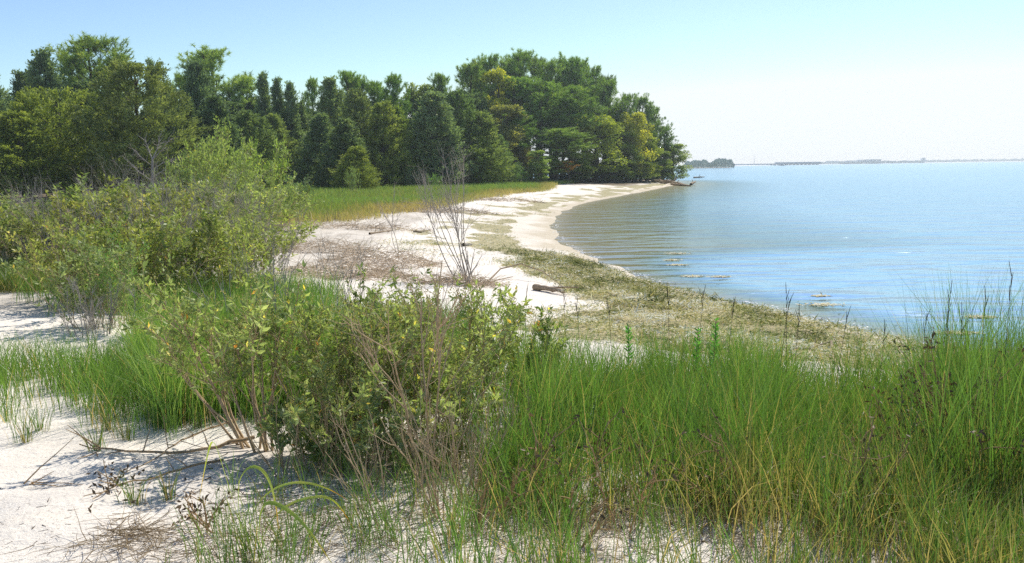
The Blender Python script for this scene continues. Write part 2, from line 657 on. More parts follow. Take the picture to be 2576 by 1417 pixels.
x, y, q, na = polar(4, 30000, 330)
mb = MB()
mb.add(np.stack([x, y, np.zeros_like(x)], 1), q)
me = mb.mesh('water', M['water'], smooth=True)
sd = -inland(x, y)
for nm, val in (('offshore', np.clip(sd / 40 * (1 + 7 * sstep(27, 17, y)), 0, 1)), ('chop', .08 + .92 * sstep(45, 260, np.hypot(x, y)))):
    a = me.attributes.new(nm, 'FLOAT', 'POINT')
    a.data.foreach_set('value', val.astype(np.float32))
tag(link('water', me), kind='structure')


# ------------------------------------------------------------------ trees
rs = np.random.default_rng(100)
def lobe_field(k):
    az = rs.uniform(0, 2 * PI, k)
    tt = rs.uniform(0, 1, k)
    amp = rs.uniform(-.45, .4, k)

    def f(a, t):
        d = np.abs((a[:, None] - az[None] + PI) % (2 * PI) - PI)
        return 1 + (amp[None] * np.exp(-(d / .55) ** 2 - ((t[:, None] - tt[None]) / .11) ** 2)).sum(1)
    return f


def cedar_meshes(hgt, rad, broad=0.0, nspray=460):
    lob = lobe_field(30)
    t = rs.beta(1.05, 1.2 - .2 * broad, nspray)
    t = np.where(t < .05 + .12 * broad, rs.uniform(.05 + .15 * broad, .6, nspray), t)
    a = rs.uniform(0, 2 * PI, nspray)
    cone = np.clip(1 - t, .004, 1) ** .8 * np.minimum(1, .62 + t * 1.8) * 1.08
    dome = np.sqrt(np.clip(1 - ((t - .5) / .56) ** 2, 0.03, 1))
    prof = rad * (cone * (1 - broad) + dome * broad) * lob(a, t)
    k = np.where(rs.random(nspray) < .3, rs.uniform(.25, .7, nspray), rs.uniform(.72, 1.1, nspray))
    r = prof * k + .05
    leanx, leany = rs.normal(0, .03, 2) * hgt
    C = np.stack([np.cos(a) * r + leanx * t, np.sin(a) * r + leany * t, t * hgt], 1)
    od = np.stack([np.cos(a), np.sin(a), 1.0 + .9 * t ** 2 + rs.normal(0, .25, nspray) - .6 * broad], 1)
    od = unit(od)
    m = 46
    Ls = rs.uniform(.4, .95, (nspray, 1, 1)) * (hgt / 10) ** .5 * (1 - .4 * t[:, None, None])
    s = rs.uniform(-.6, .75, (nspray, m, 1))
    P = C[:, None] + od[:, None] * s * Ls + rs.normal(0, 1, (nspray, m, 3)) * Ls * np.array([.24, .24, .26]) * (1.05 - .5 * s)
    D = od[:, None] + rs.normal(0, .5, (nspray, m, 3)) + np.array([0, 0, .25])
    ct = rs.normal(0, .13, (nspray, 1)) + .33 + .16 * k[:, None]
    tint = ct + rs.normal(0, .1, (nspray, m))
    cb = MB()
    N = nspray * m
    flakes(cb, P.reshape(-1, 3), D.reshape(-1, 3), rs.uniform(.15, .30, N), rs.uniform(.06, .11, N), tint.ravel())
    # leader
    n2 = 90
    s = rs.random(n2)
    P = np.stack([leanx + rs.normal(0, .06, n2) * (1.3 - s), leany + rs.normal(0, .06, n2) * (1.3 - s), hgt * (.9 + .11 * s)], 1)
    flakes(cb, P, np.stack([rs.normal(0, .4, n2), rs.normal(0, .4, n2), np.ones(n2)], 1), .3, .09, rs.normal(.45, .1, n2))
    tb = MB()
    tr = np.array([[leanx * u + rs.normal(0, .03), leany * u + rs.normal(0, .03), hgt * u] for u in np.linspace(-.02, .96, 12)])
    tube(tb, tr, .018 * hgt + .03, .02, 8, .45)
    for i in rs.choice(nspray, 70, replace=False):
        p0, _ = along(tr, max(0.06, t[i] - .05 - .08 * k[i]))
        mid = (p0 + C[i]) / 2 + np.array([0, 0, -.05 * r[i]])
        tube(tb, [p0, mid, C[i]], .035, .012, 4, .45)
    return tb.mesh('trunk', M['bark'], True), cb.mesh('crown', M['cedar'])


def pine_meshes(hgt, rad, base=.3, ntuft=640, flat=.5):
    tr = np.array([[rs.normal(0, .06) + .25 * math.sin(u * 2.2), rs.normal(0, .06), hgt * u] for u in np.linspace(-.02, .97, 12)])
    tb, cb = MB(), MB()
    tube(tb, tr, .02 * hgt, .05, 8, .5)
    P, D, ctint = [], [], []
    nl = 46
    lob = lobe_field(16)
    for i in range(nl):
        t = base + (1 - base) * ((i + rs.random()) / nl) ** .9
        a = rs.uniform(0, 2 * PI)
        tt = (t - base) / (1 - base)
        R = rad * (np.clip(1 - tt ** 2.2, .06, 1) ** .5) * (.6 + .4 * min(1, tt * 4 + .25)) * rs.uniform(.7, 1.1) * float(lob(np.array([a]), np.array([t]))[0])
        p0, _ = along(tr, min(t, .985))
        d = np.array([math.cos(a), math.sin(a), .4 + .7 * tt])
        L = walk(p0, d, max(R, .5), 7, .12, .07)
        tube(tb, L, .05 * (1.1 - tt * .7), .015, 5, .5)
        nt_ = max(4, int(ntuft / nl * (.4 + .9 * R / rad)))
        for j in range(nt_):
            u = rs.uniform(.35, 1) if j > 1 else 1.0
            q0, dd = along(L, min(u, .999))
            side = unit(rs.normal(0, 1, 3) * np.array([1, 1, .45]) + np.array([0, 0, .5]))
            e = q0 + side * rs.uniform(.15, .75) * (.5 + .5 * R / rad)
            P.append(e)
            D.append(unit(dd * .5 + side * .6 + np.array([0, 0, .7])))
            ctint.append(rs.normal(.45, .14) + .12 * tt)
            if rs.random() < .3:
                tube(tb, [q0, (q0 + e) / 2 + [0, 0, -.03], e], .015, .007, 3, .5)
    for _ in range(14):
        e = tr[-1] + np.array([rs.normal(0, .3), rs.normal(0, .3), rs.uniform(-.3, .45)])
        P.append(e)
        D.append(np.array([rs.normal(0, .2), rs.normal(0, .2), 1]))
        ctint.append(.55)
    P, D, ctint = np.array(P), np.array(D), np.array(ctint)
    m = 26
    n = len(P)
    s = rs.uniform(-.14, .2, (n, m, 1))
    PP = P[:, None] + D[:, None] * s
    DD = D[:, None] * rs.uniform(.1, 1.1, (n, m, 1)) + unit(rs.normal(0, 1, (n, m, 3))) * .85
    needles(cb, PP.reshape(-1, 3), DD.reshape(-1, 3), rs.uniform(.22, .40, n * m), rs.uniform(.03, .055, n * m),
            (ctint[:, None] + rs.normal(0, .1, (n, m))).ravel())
    return tb.mesh('trunk', M['bark'], True), cb.mesh('crown', M['pine'])


def leafy_meshes(hgt, rad, ncl=60, per=170, base=.12, leaf=.2):
    tr = np.array([[rs.normal(0, .08), rs.normal(0, .08), hgt * u] for u in np.linspace(-.02, .85, 9)])
    tb, cb = MB(), MB()
    tube(tb, tr, .018 * hgt + .02, .04, 7, .5)
    lob = lobe_field(14)
    for i in range(ncl):
        t = rs.uniform(base, .97)
        a = rs.uniform(0, 2 * PI)
        pr = rad * math.sqrt(max(.05, 1 - ((t - .5) / .55) ** 2)) * float(lob(np.array([a]), np.array([t]))[0])
        r = pr * rs.uniform(.35, 1)
        c = np.array([math.cos(a) * r, math.sin(a) * r, t * hgt])
        p0, _ = along(tr, np.clip(t - .18, .05, .95))
        tube(tb, [p0, (p0 + c) / 2 + [0, 0, .1], c], .035, .01, 4, .5)
        cr = rad * rs.uniform(.2, .38)
        pos = unit(rs.normal(0, 1, (per, 3))) * (rs.random((per, 1)) ** .4) * cr * np.array([1, 1, .75])
        D = pos / cr + rs.normal(0, .6, (per, 3)) + [0, 0, -.1]
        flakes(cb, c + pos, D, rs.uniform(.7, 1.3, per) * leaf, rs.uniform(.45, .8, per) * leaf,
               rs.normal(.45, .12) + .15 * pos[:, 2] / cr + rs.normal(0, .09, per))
    return tb.mesh('trunk', M['bark'], True), cb.mesh('crown', M['leafy'])


VAR = {'cedar': [(cedar_meshes(10, 2.1), 10, 4.0), (cedar_meshes(10, 1.7, .12), 10, 3.3), (cedar_meshes(10, 2.4, .3), 10, 4.6), (cedar_meshes(10, 1.9, .15), 10, 3.7), (cedar_meshes(10, 2.1, .15), 10, 4.1), (cedar_meshes(10, 1.8, .05), 10, 3.6)],
       'spire': [(cedar_meshes(10, 1.15, 0, 300), 10, 2.2)],
       'broad': [(cedar_meshes(10, 3.6, .8, 640), 10, 7.0), (cedar_meshes(10, 3.2, .6, 560), 10, 6.2)],
       'pine': [(pine_meshes(13, 3.9, .3, 900), 13, 6), (pine_meshes(13, 3.4, .42, 800), 13, 5.2), (pine_meshes(13, 4.2, .15, 1100), 13, 6.4), (pine_meshes(13, 3.5, .5, 760), 13, 5.4)],
       'leafy': [(leafy_meshes(8, 2.1), 8, 4.2), (leafy_meshes(8, 1.6), 8, 3.2)]}
KIND = {'cedar': ('cedar_tree', 'cedar tree'), 'spire': ('cedar_tree', 'cedar tree'), 'broad': ('cedar_tree', 'cedar tree'),
        'pine': ('pine_tree', 'pine tree'), 'leafy': ('broadleaf_tree', 'tree')}
_cnt = {}


def tree(kind, u, vtop, depth, wpx, color, label, group=None):
    k = _cnt.get(kind, 0)
    _cnt[kind] = k + 1
    (tm, cm), hh, ww = VAR[kind][k % len(VAR[kind])]
    b = on_column(u, depth)
    top = pt(u, vtop, depth)[2]
    sz = (top - b[2]) / hh
    sx = {'pine': 1.2, 'cedar': 1.2}.get(kind, 1.3) * wpx / F * depth / ww
    o = empty(KIND[kind][0], b, rs.uniform(0, 2 * PI))
    o.scale = (sx, sx, sz)
    tag(o, label, KIND[kind][1], group)
    link('trunk', tm, o)
    c = link('crown', cm, o)
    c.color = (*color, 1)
    return o


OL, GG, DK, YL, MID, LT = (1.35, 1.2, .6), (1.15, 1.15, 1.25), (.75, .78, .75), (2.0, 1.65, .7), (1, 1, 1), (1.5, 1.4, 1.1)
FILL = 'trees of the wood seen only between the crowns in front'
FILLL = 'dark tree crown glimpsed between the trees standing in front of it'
TREES = [
    # left part of the wood
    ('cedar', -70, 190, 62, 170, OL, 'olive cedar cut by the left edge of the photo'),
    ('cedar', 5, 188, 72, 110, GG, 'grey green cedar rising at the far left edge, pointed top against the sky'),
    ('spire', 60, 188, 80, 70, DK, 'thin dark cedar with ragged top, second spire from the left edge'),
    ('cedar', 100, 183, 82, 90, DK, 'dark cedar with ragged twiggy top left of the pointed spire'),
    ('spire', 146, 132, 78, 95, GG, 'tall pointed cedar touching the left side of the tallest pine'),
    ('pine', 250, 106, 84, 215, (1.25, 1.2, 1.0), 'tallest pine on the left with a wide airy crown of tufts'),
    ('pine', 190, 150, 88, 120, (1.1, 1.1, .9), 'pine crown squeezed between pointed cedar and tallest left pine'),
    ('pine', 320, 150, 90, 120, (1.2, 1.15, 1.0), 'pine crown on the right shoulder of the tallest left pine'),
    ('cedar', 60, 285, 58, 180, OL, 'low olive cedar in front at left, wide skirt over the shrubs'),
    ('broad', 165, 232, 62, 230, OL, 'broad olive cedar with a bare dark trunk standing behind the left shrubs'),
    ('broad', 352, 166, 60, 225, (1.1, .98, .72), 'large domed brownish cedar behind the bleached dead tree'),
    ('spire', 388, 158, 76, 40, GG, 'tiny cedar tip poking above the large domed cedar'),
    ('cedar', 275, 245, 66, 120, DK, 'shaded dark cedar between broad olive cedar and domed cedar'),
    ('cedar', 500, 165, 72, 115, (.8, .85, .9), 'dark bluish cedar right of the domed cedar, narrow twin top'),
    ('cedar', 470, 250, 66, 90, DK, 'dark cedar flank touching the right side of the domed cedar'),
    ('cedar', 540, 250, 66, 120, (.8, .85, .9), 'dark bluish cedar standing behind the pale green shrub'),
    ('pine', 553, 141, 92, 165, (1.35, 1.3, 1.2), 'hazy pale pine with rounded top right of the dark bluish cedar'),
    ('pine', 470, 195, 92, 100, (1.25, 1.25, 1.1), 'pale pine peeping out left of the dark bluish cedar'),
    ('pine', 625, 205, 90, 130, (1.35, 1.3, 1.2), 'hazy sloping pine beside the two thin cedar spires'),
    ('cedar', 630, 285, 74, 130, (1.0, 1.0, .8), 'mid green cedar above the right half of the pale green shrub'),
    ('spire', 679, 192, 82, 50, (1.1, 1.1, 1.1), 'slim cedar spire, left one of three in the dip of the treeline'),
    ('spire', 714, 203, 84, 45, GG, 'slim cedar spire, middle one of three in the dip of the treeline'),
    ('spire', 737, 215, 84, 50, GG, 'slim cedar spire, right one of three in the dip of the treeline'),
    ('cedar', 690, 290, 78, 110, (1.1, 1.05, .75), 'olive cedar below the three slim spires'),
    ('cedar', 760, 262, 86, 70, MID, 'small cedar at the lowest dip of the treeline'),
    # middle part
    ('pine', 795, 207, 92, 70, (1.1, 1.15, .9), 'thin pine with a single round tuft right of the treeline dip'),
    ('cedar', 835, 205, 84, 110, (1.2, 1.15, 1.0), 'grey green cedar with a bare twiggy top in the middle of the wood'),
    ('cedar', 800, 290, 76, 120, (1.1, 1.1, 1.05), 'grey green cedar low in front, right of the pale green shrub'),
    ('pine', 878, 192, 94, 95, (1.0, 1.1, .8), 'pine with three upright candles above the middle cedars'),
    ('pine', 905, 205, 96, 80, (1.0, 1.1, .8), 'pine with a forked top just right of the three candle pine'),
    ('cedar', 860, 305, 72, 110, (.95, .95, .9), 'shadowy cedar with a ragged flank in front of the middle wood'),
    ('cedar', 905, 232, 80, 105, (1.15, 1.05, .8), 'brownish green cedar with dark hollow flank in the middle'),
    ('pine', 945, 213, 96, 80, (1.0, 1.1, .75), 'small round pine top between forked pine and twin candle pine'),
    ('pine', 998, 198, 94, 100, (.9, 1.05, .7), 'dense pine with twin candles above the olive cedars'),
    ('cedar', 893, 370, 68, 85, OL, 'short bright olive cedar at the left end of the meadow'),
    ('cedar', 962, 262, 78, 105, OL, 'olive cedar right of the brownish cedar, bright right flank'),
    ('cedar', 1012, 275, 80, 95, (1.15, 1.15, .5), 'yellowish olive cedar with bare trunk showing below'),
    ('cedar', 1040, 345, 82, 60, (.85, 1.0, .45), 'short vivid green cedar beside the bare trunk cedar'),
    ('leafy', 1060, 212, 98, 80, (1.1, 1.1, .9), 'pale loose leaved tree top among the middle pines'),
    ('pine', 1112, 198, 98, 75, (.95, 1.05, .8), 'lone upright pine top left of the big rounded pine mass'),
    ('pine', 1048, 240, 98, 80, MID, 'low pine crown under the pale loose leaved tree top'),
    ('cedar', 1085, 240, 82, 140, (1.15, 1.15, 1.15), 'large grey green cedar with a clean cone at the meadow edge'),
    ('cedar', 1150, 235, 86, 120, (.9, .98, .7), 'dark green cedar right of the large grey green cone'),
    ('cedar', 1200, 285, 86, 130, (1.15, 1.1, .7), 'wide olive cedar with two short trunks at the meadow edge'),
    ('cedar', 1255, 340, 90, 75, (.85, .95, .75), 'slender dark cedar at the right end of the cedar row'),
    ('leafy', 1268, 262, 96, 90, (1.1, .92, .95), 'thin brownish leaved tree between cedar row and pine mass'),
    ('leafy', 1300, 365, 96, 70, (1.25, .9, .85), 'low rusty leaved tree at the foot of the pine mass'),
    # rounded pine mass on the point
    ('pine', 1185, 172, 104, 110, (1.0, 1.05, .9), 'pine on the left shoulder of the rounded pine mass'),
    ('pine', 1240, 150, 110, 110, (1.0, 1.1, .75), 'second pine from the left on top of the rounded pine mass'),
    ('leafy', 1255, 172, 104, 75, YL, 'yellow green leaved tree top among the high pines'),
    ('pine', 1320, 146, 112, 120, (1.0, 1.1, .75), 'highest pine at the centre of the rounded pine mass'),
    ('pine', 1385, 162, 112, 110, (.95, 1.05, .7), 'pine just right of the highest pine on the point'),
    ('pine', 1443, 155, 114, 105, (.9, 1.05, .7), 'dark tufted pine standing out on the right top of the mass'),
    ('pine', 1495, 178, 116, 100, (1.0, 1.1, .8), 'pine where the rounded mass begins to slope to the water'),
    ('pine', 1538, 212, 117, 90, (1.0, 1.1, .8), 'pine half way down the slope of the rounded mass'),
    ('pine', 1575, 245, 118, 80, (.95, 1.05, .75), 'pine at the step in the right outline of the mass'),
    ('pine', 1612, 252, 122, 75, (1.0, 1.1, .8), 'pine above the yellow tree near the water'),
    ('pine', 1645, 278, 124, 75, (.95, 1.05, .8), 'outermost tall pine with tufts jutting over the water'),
    ('pine', 1290, 205, 104, 150, (.9, 1.05, .75), 'full pine in front of the high pines, left of centre'),
    ('pine', 1360, 215, 105, 160, (1.05, 1.15, .75), 'full pine in front of the highest pine, bright upper side'),
    ('pine', 1440, 225, 107, 150, (.95, 1.05, .7), 'full dark pine in front on the right half of the mass'),
    ('pine', 1300, 285, 98, 130, (.85, 1.0, .7), 'shaded bushy pine beside the brownish leaved tree'),
    ('pine', 1395, 330, 100, 150, (1.1, 1.15, .9), 'low soft pine with drooping limbs above the beach'),
    ('pine', 1375, 395, 97, 120, (1.05, 1.1, .9), 'lowest hazy pine at the back of the beach'),
    ('leafy', 1500, 290, 108, 110, (1.35, 1.3, .65), 'sunlit yellow green tree in the middle of the point'),
    ('leafy', 1445, 385, 103, 80, (1.1, 1.15, .7), 'low bright leaved tree beside the rusty pine'),
    ('leafy', 1593, 283, 114, 70, YL, 'tall yellow tree at the waterside end of the wood'),
    ('leafy', 1560, 330, 112, 70, (1.1, 1.15, .6), 'green leaved tree left of the tall yellow tree'),
    ('leafy', 1625, 345, 118, 60, (1.3, 1.3, .6), 'small yellow green tree right of the tall yellow tree'),
    ('leafy', 1540, 400, 108, 75, (1.0, 1.1, .6), 'low leafy tree over the upper beach below the sunlit tree'),
    ('leafy', 1600, 405, 114, 80, (1.0, 1.05, .6), 'low leafy tree over the upper beach below the yellow tree'),
    ('pine', 1668, 322, 124, 55, (.95, 1.05, .8), 'small pine stepping down at the end of the point'),
    ('leafy', 1655, 380, 120, 60, (.9, 1.0, .65), 'rounded dark bush tree on the point near the logs'),
    ('leafy', 1693, 362, 124, 62, (1.15, 1.2, .8), 'outermost leaning tree reaching over the water at the point'),
    ('leafy', 1355, 378, 93, 45, (1.2, 1.3, 1.3), 'small grey green tree at the right end of the meadow'),
]
for T_ in TREES:
    tree(*T_)
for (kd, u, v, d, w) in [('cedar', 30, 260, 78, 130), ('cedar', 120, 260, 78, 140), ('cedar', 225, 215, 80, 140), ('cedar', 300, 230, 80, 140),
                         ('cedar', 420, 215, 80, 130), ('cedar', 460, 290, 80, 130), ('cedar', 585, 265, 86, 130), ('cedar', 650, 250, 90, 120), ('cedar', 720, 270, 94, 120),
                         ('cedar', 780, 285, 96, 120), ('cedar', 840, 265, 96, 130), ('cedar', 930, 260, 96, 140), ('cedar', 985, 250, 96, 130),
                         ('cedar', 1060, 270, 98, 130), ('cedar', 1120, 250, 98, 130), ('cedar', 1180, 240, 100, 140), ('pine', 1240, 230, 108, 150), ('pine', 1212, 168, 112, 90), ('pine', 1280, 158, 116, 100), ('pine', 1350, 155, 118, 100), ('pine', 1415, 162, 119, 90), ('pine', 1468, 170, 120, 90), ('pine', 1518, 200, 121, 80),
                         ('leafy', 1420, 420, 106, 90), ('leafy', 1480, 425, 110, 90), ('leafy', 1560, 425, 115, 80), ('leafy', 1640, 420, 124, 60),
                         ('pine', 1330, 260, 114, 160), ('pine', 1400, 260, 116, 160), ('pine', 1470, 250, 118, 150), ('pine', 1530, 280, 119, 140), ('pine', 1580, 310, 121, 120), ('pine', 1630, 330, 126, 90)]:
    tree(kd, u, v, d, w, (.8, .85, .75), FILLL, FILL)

# rusty dead pine on the point
o = tree('pine', 1432, 408, 99, 60, (2.3, .95, .55), 'low browned rusty orange pine at the back of the beach')


# ------------------------------------------------------------------ shrubs
rs = np.random.default_rng(101)
def shrub(name, loc, label, cat, h=1.2, spread=.6, nst=9, nsub=5, ntw=3, leafn=9, leaf=(.05, .018), lean=(0, 0), bare=.3, tint=.5, tvar=.14,
          buds=0, stem_mat='stem', leaf_mat='shrub', r0=.008, color=(1, 1, 1), group=None, rootr=.12, flat=False, yel=.015, wander=.09):
    o = empty(name, loc)
    tag(o, label, cat, group)
    LP, LD, LT_, BP = [], [], [], []
    for i in range(nst):
        a = rs.uniform(0, 2 * PI)
        tl = spread * math.sqrt(rs.random())
        d = np.array([math.cos(a) * tl + lean[0], math.sin(a) * tl + lean[1], 1.0])
        st = np.array([math.cos(a) * rootr * rs.random(), math.sin(a) * rootr * rs.random(), -.04])
        Lh = h * rs.uniform(.72, 1.08)
        P = walk(st, d, Lh, 9, wander, .05)
        sb = MB()
        tube(sb, P, r0 * rs.uniform(.7, 1.2), r0 * .3, 5, .5)
        ct0 = rs.normal(tint, tvar * .5)
        for j in range(nsub):
            t = rs.uniform(bare, .97)
            p, dd = along(P, t)
            d2 = unit(dd * 1.0 + rs.normal(0, .55, 3) * np.array([1, 1, .5]) + [0, 0, .25])
            Q = walk(p, d2, h * rs.uniform(.22, .42) * (1.15 - .5 * t), 6, wander * 1.2, .06)
            tube(sb, Q, r0 * .45, r0 * .18, 4, .55)
            tw = [Q]
            for k in range(ntw):
                p3, d3 = along(Q, rs.uniform(.25, .95))
                W_ = walk(p3, unit(d3 + rs.normal(0, .6, 3) + [0, 0, .2]), h * rs.uniform(.08, .2), 4, wander * 1.3, .05)
                tube(sb, W_, r0 * .22, r0 * .1, 3, .55)
                tw.append(W_)
            if leafn:
                ct = rs.normal(ct0, tvar * .6)
                for W_ in tw:
                    for _ in range(leafn):
                        u = rs.random() ** .7
                        p3, d3 = along(W_, min(u, .99))
                        LP.append(p3)
                        LD.append(d3 * .55 + unit(rs.normal(0, 1, 3)) * .8 + [0, 0, .12])
                        LT_.append(ct + rs.normal(0, tvar * .6) if rs.random() > yel else rs.uniform(.9, 1))
                    if buds and rs.random() < .8:
                        e, d3 = W_[-1], unit(W_[-1] - W_[-2])
                        for _ in range(buds):
                            s = rs.random()
                            BP.append(e + d3 * s * .09 - d3 * .03 + rs.normal(0, .012 * (1.2 - s), 3))
        sb.build('stem', M[stem_mat], o, True)
    if leafn:
        fb = MB()
        LP, LD, LT_ = np.array(LP), np.array(LD), np.array(LT_)
        n = len(LP)
        sc_ = rs.uniform(.55, 1.25, n)
        if flat:
            flakes(fb, LP, LD, leaf[0] * sc_, leaf[1] * sc_, LT_)
        else:
            leaves(fb, LP, LD, leaf[0] * sc_, leaf[1] * sc_, LT_)
        f = fb.build('foliage', M[leaf_mat], o)
        f.color = (*color, 1)
    if BP:
        bb = MB()
        BP = np.array(BP)
        flakes(bb, BP, rs.normal(0, 1, BP.shape), .011, .009, rs.uniform(0, 1, len(BP)))
        bb.build('flower_head', M['bud'], o)
    return o


# foreground shrubs
shrub('leafy_shrub', G(1030 / 1.0 * .63, 1122), 'broad leaved shrub with dark stems leaning left over the sand', 'shrub', h=.98, spread=.5, nst=13, nsub=6, ntw=3,
      leafn=7, leaf=(.058, .020), lean=(-.38, .12), bare=.42, tint=.47, color=(1.5, 1.42, 1.2), buds=16, r0=.009, rootr=.13)
shrub('leafy_shrub', G(830, 1140), 'tall leafy shrub at the centre with dead sticks rising behind', 'shrub', h=.9, spread=.5, nst=12, nsub=6, ntw=3,
      leafn=8, leaf=(.052, .018), lean=(-.05, .2), bare=.35, tint=.42, color=(1.5, 1.42, 1.2), buds=16, r0=.008, rootr=.2)
shrub('leafy_shrub', G(985, 1150), 'dense olive shrub with tiny flower buds right of the centre', 'shrub', h=.92, spread=.55, nst=14, nsub=6, ntw=3,
      leafn=8, leaf=(.048, .017), lean=(.05, .15), bare=.35, tint=.5, color=(1.5, 1.42, 1.2), buds=20, r0=.008, rootr=.25)
shrub('leafy_shrub', G(1140, 1110), 'fine leaved shrub behind the bare foreground stems', 'shrub', h=.98, spread=.55, nst=14, nsub=6, ntw=3,
      leafn=7, leaf=(.05, .018), lean=(.12, .1), bare=.32, tint=.55, color=(1.5, 1.42, 1.2), buds=20, r0=.007, rootr=.25)
shrub('leafy_shrub', G(1265, 1050), 'rounded yellow green shrub bordering the tall grass', 'shrub', h=.85, spread=.55, nst=11, nsub=5, ntw=3,
      leafn=10, leaf=(.055, .022), lean=(.15, .05), bare=.25, tint=.58, color=(1.5, 1.42, 1.2), buds=10, r0=.006, rootr=.2)
shrub('leafy_shrub', G(1000, 1030), 'bud covered shrub top behind the centre shrubs facing the beach', 'shrub', h=.92, spread=.5, nst=12, nsub=6, ntw=3,
      leafn=7, leaf=(.05, .018), lean=(.05, .1), bare=.3, tint=.52, color=(1.5, 1.42, 1.2), buds=24, r0=.006, rootr=.3)
shrub('leafy_shrub', G(850, 1195), 'low shrub with light green flower heads in front of the centre shrubs', 'shrub', h=.62, spread=.45, nst=8, nsub=4, ntw=2,
      leafn=9, leaf=(.052, .019), bare=.35, tint=.6, color=(1.5, 1.42, 1.2), buds=26, r0=.005, rootr=.1)
shrub('leafy_shrub', G(715, 1170), 'small low seedling shrub at the foot of the leaning shrub', 'shrub', h=.36, spread=.5, nst=6, nsub=3, ntw=2,
      leafn=6, leaf=(.055, .02), bare=.3, tint=.55, r0=.004, rootr=.06)
shrub('leafy_shrub', G(950, 1215), 'knee high shrub with pale leaves below the bare stems', 'shrub', h=.5, spread=.6, nst=8, nsub=4, ntw=2,
      leafn=6, leaf=(.055, .018), bare=.3, tint=.58, r0=.004, rootr=.1)

for (u, v, hh, lab) in [(800, 1150, .42, 'low leafy sprout bush at the foot of the tall centre shrub'), (1080, 1185, .5, 'low leafy bush right under the bare forked shrub'),
                        (900, 1170, .38, 'lowest leafy sprouts between the two centre shrub bases'), (1200, 1150, .6, 'spreading low bush at the border of shrubs and tall grass')]:
    shrub('leafy_shrub', G(u, v), lab, 'shrub', h=hh, spread=.7, nst=10, nsub=4, ntw=2, leafn=8, leaf=(.055, .02), bare=.15, tint=.5, r0=.004, rootr=.16, color=(1.45, 1.38, 1.15))


def dead_shrub(loc, label, h=1.4, nst=6, spread=.4, lean=(0, 0), r0=.009, mat='stem', nsub=5, ntw=4, bare=.35, rootr=.06, group=None, wander=.09):
    return shrub('dead_shrub', loc, label, 'dead shrub', h=h, spread=spread, nst=nst, nsub=nsub, ntw=ntw, leafn=0, lean=lean, bare=bare,
                 stem_mat=mat, r0=r0, rootr=rootr, group=group, wander=wander)


dead_shrub(G(1070, 1215), 'bare forked shrub with thick grey brown stem in front of the leafy shrubs', h=1.2, nst=5, spread=.42, lean=(0, .1), r0=.0085)
dead_shrub(G(1115, 1300), 'tuft of many thin bare brown stems in the bottom centre', h=.72, nst=18, spread=.5, lean=(.02, .1), r0=.0042, nsub=2, ntw=1, rootr=.14)
dead_shrub(G(985, 1330), 'few thin bare stems standing on sand left of the brown tuft', h=.6, nst=7, spread=.4, r0=.004, nsub=2, ntw=1, rootr=.1)
dead_shrub(G(1190, 1250), 'bunch of thin tan stems where shrubs meet the tall grass', h=.6, nst=20, spread=.6, r0=.004, nsub=2, ntw=1, rootr=.2)
dead_shrub(G(1260, 1180), 'low tan twigs in the grass below the rounded yellow green shrub', h=.5, nst=18, spread=.7, r0=.004, nsub=2, ntw=1, rootr=.25)
dead_shrub(G(800, 1180), 'thicket of thin brown stems under the centre shrubs', h=.55, nst=26, spread=.6, r0=.004, nsub=2, ntw=1, rootr=.35)
dead_shrub(G(1010, 1180), 'dense thin brown stems below the dense olive shrub', h=.6, nst=26, spread=.6, r0=.004, nsub=2, ntw=1, rootr=.35)
dead_shrub(G(600, 890), 'pale grey bare stick forking high behind the leaning shrub', h=1.05, nst=3, spread=.2, lean=(-.2, 0), r0=.008, mat='greywood', nsub=3, ntw=1)
dead_shrub(G(700, 900), 'upright bare grey stems behind the centre shrub, left bunch', h=1.15, nst=7, spread=.28, r0=.007, mat='greywood', nsub=4, ntw=2, rootr=.2)
dead_shrub(G(830, 880), 'upright bare grey stems behind the centre shrub, right bunch', h=1.0, nst=6, spread=.3, r0=.006, mat='greywood', nsub=4, ntw=2, rootr=.2)
dead_shrub(G(1172, 705), 'large bare bleached shrub fanning left on the white sand', h=2.15, nst=10, spread=.22, lean=(-.34, 0), r0=.010, mat='greywood', nsub=7, ntw=5, bare=.4, rootr=.25, wander=.07)
dead_shrub(G(1006, 650), 'leaning bare sapling on the sand left of the large bleached shrub', h=1.5, nst=2, spread=.1, lean=(-.32, .0), r0=.009, mat='greywood', nsub=7, ntw=4, bare=.45)
dead_shrub(G(1165, 715), 'short broken grey stubs beside the large bleached shrub', h=.75, nst=6, spread=.3, lean=(.15, 0), r0=.013, mat='greywood', nsub=1, ntw=1, rootr=.35)
dead_shrub(G(880, 760), 'wispy bare twigs above the brush left of the beach', h=1.0, nst=8, spread=.4, r0=.006, mat='greywood', nsub=4, ntw=3, rootr=.4)

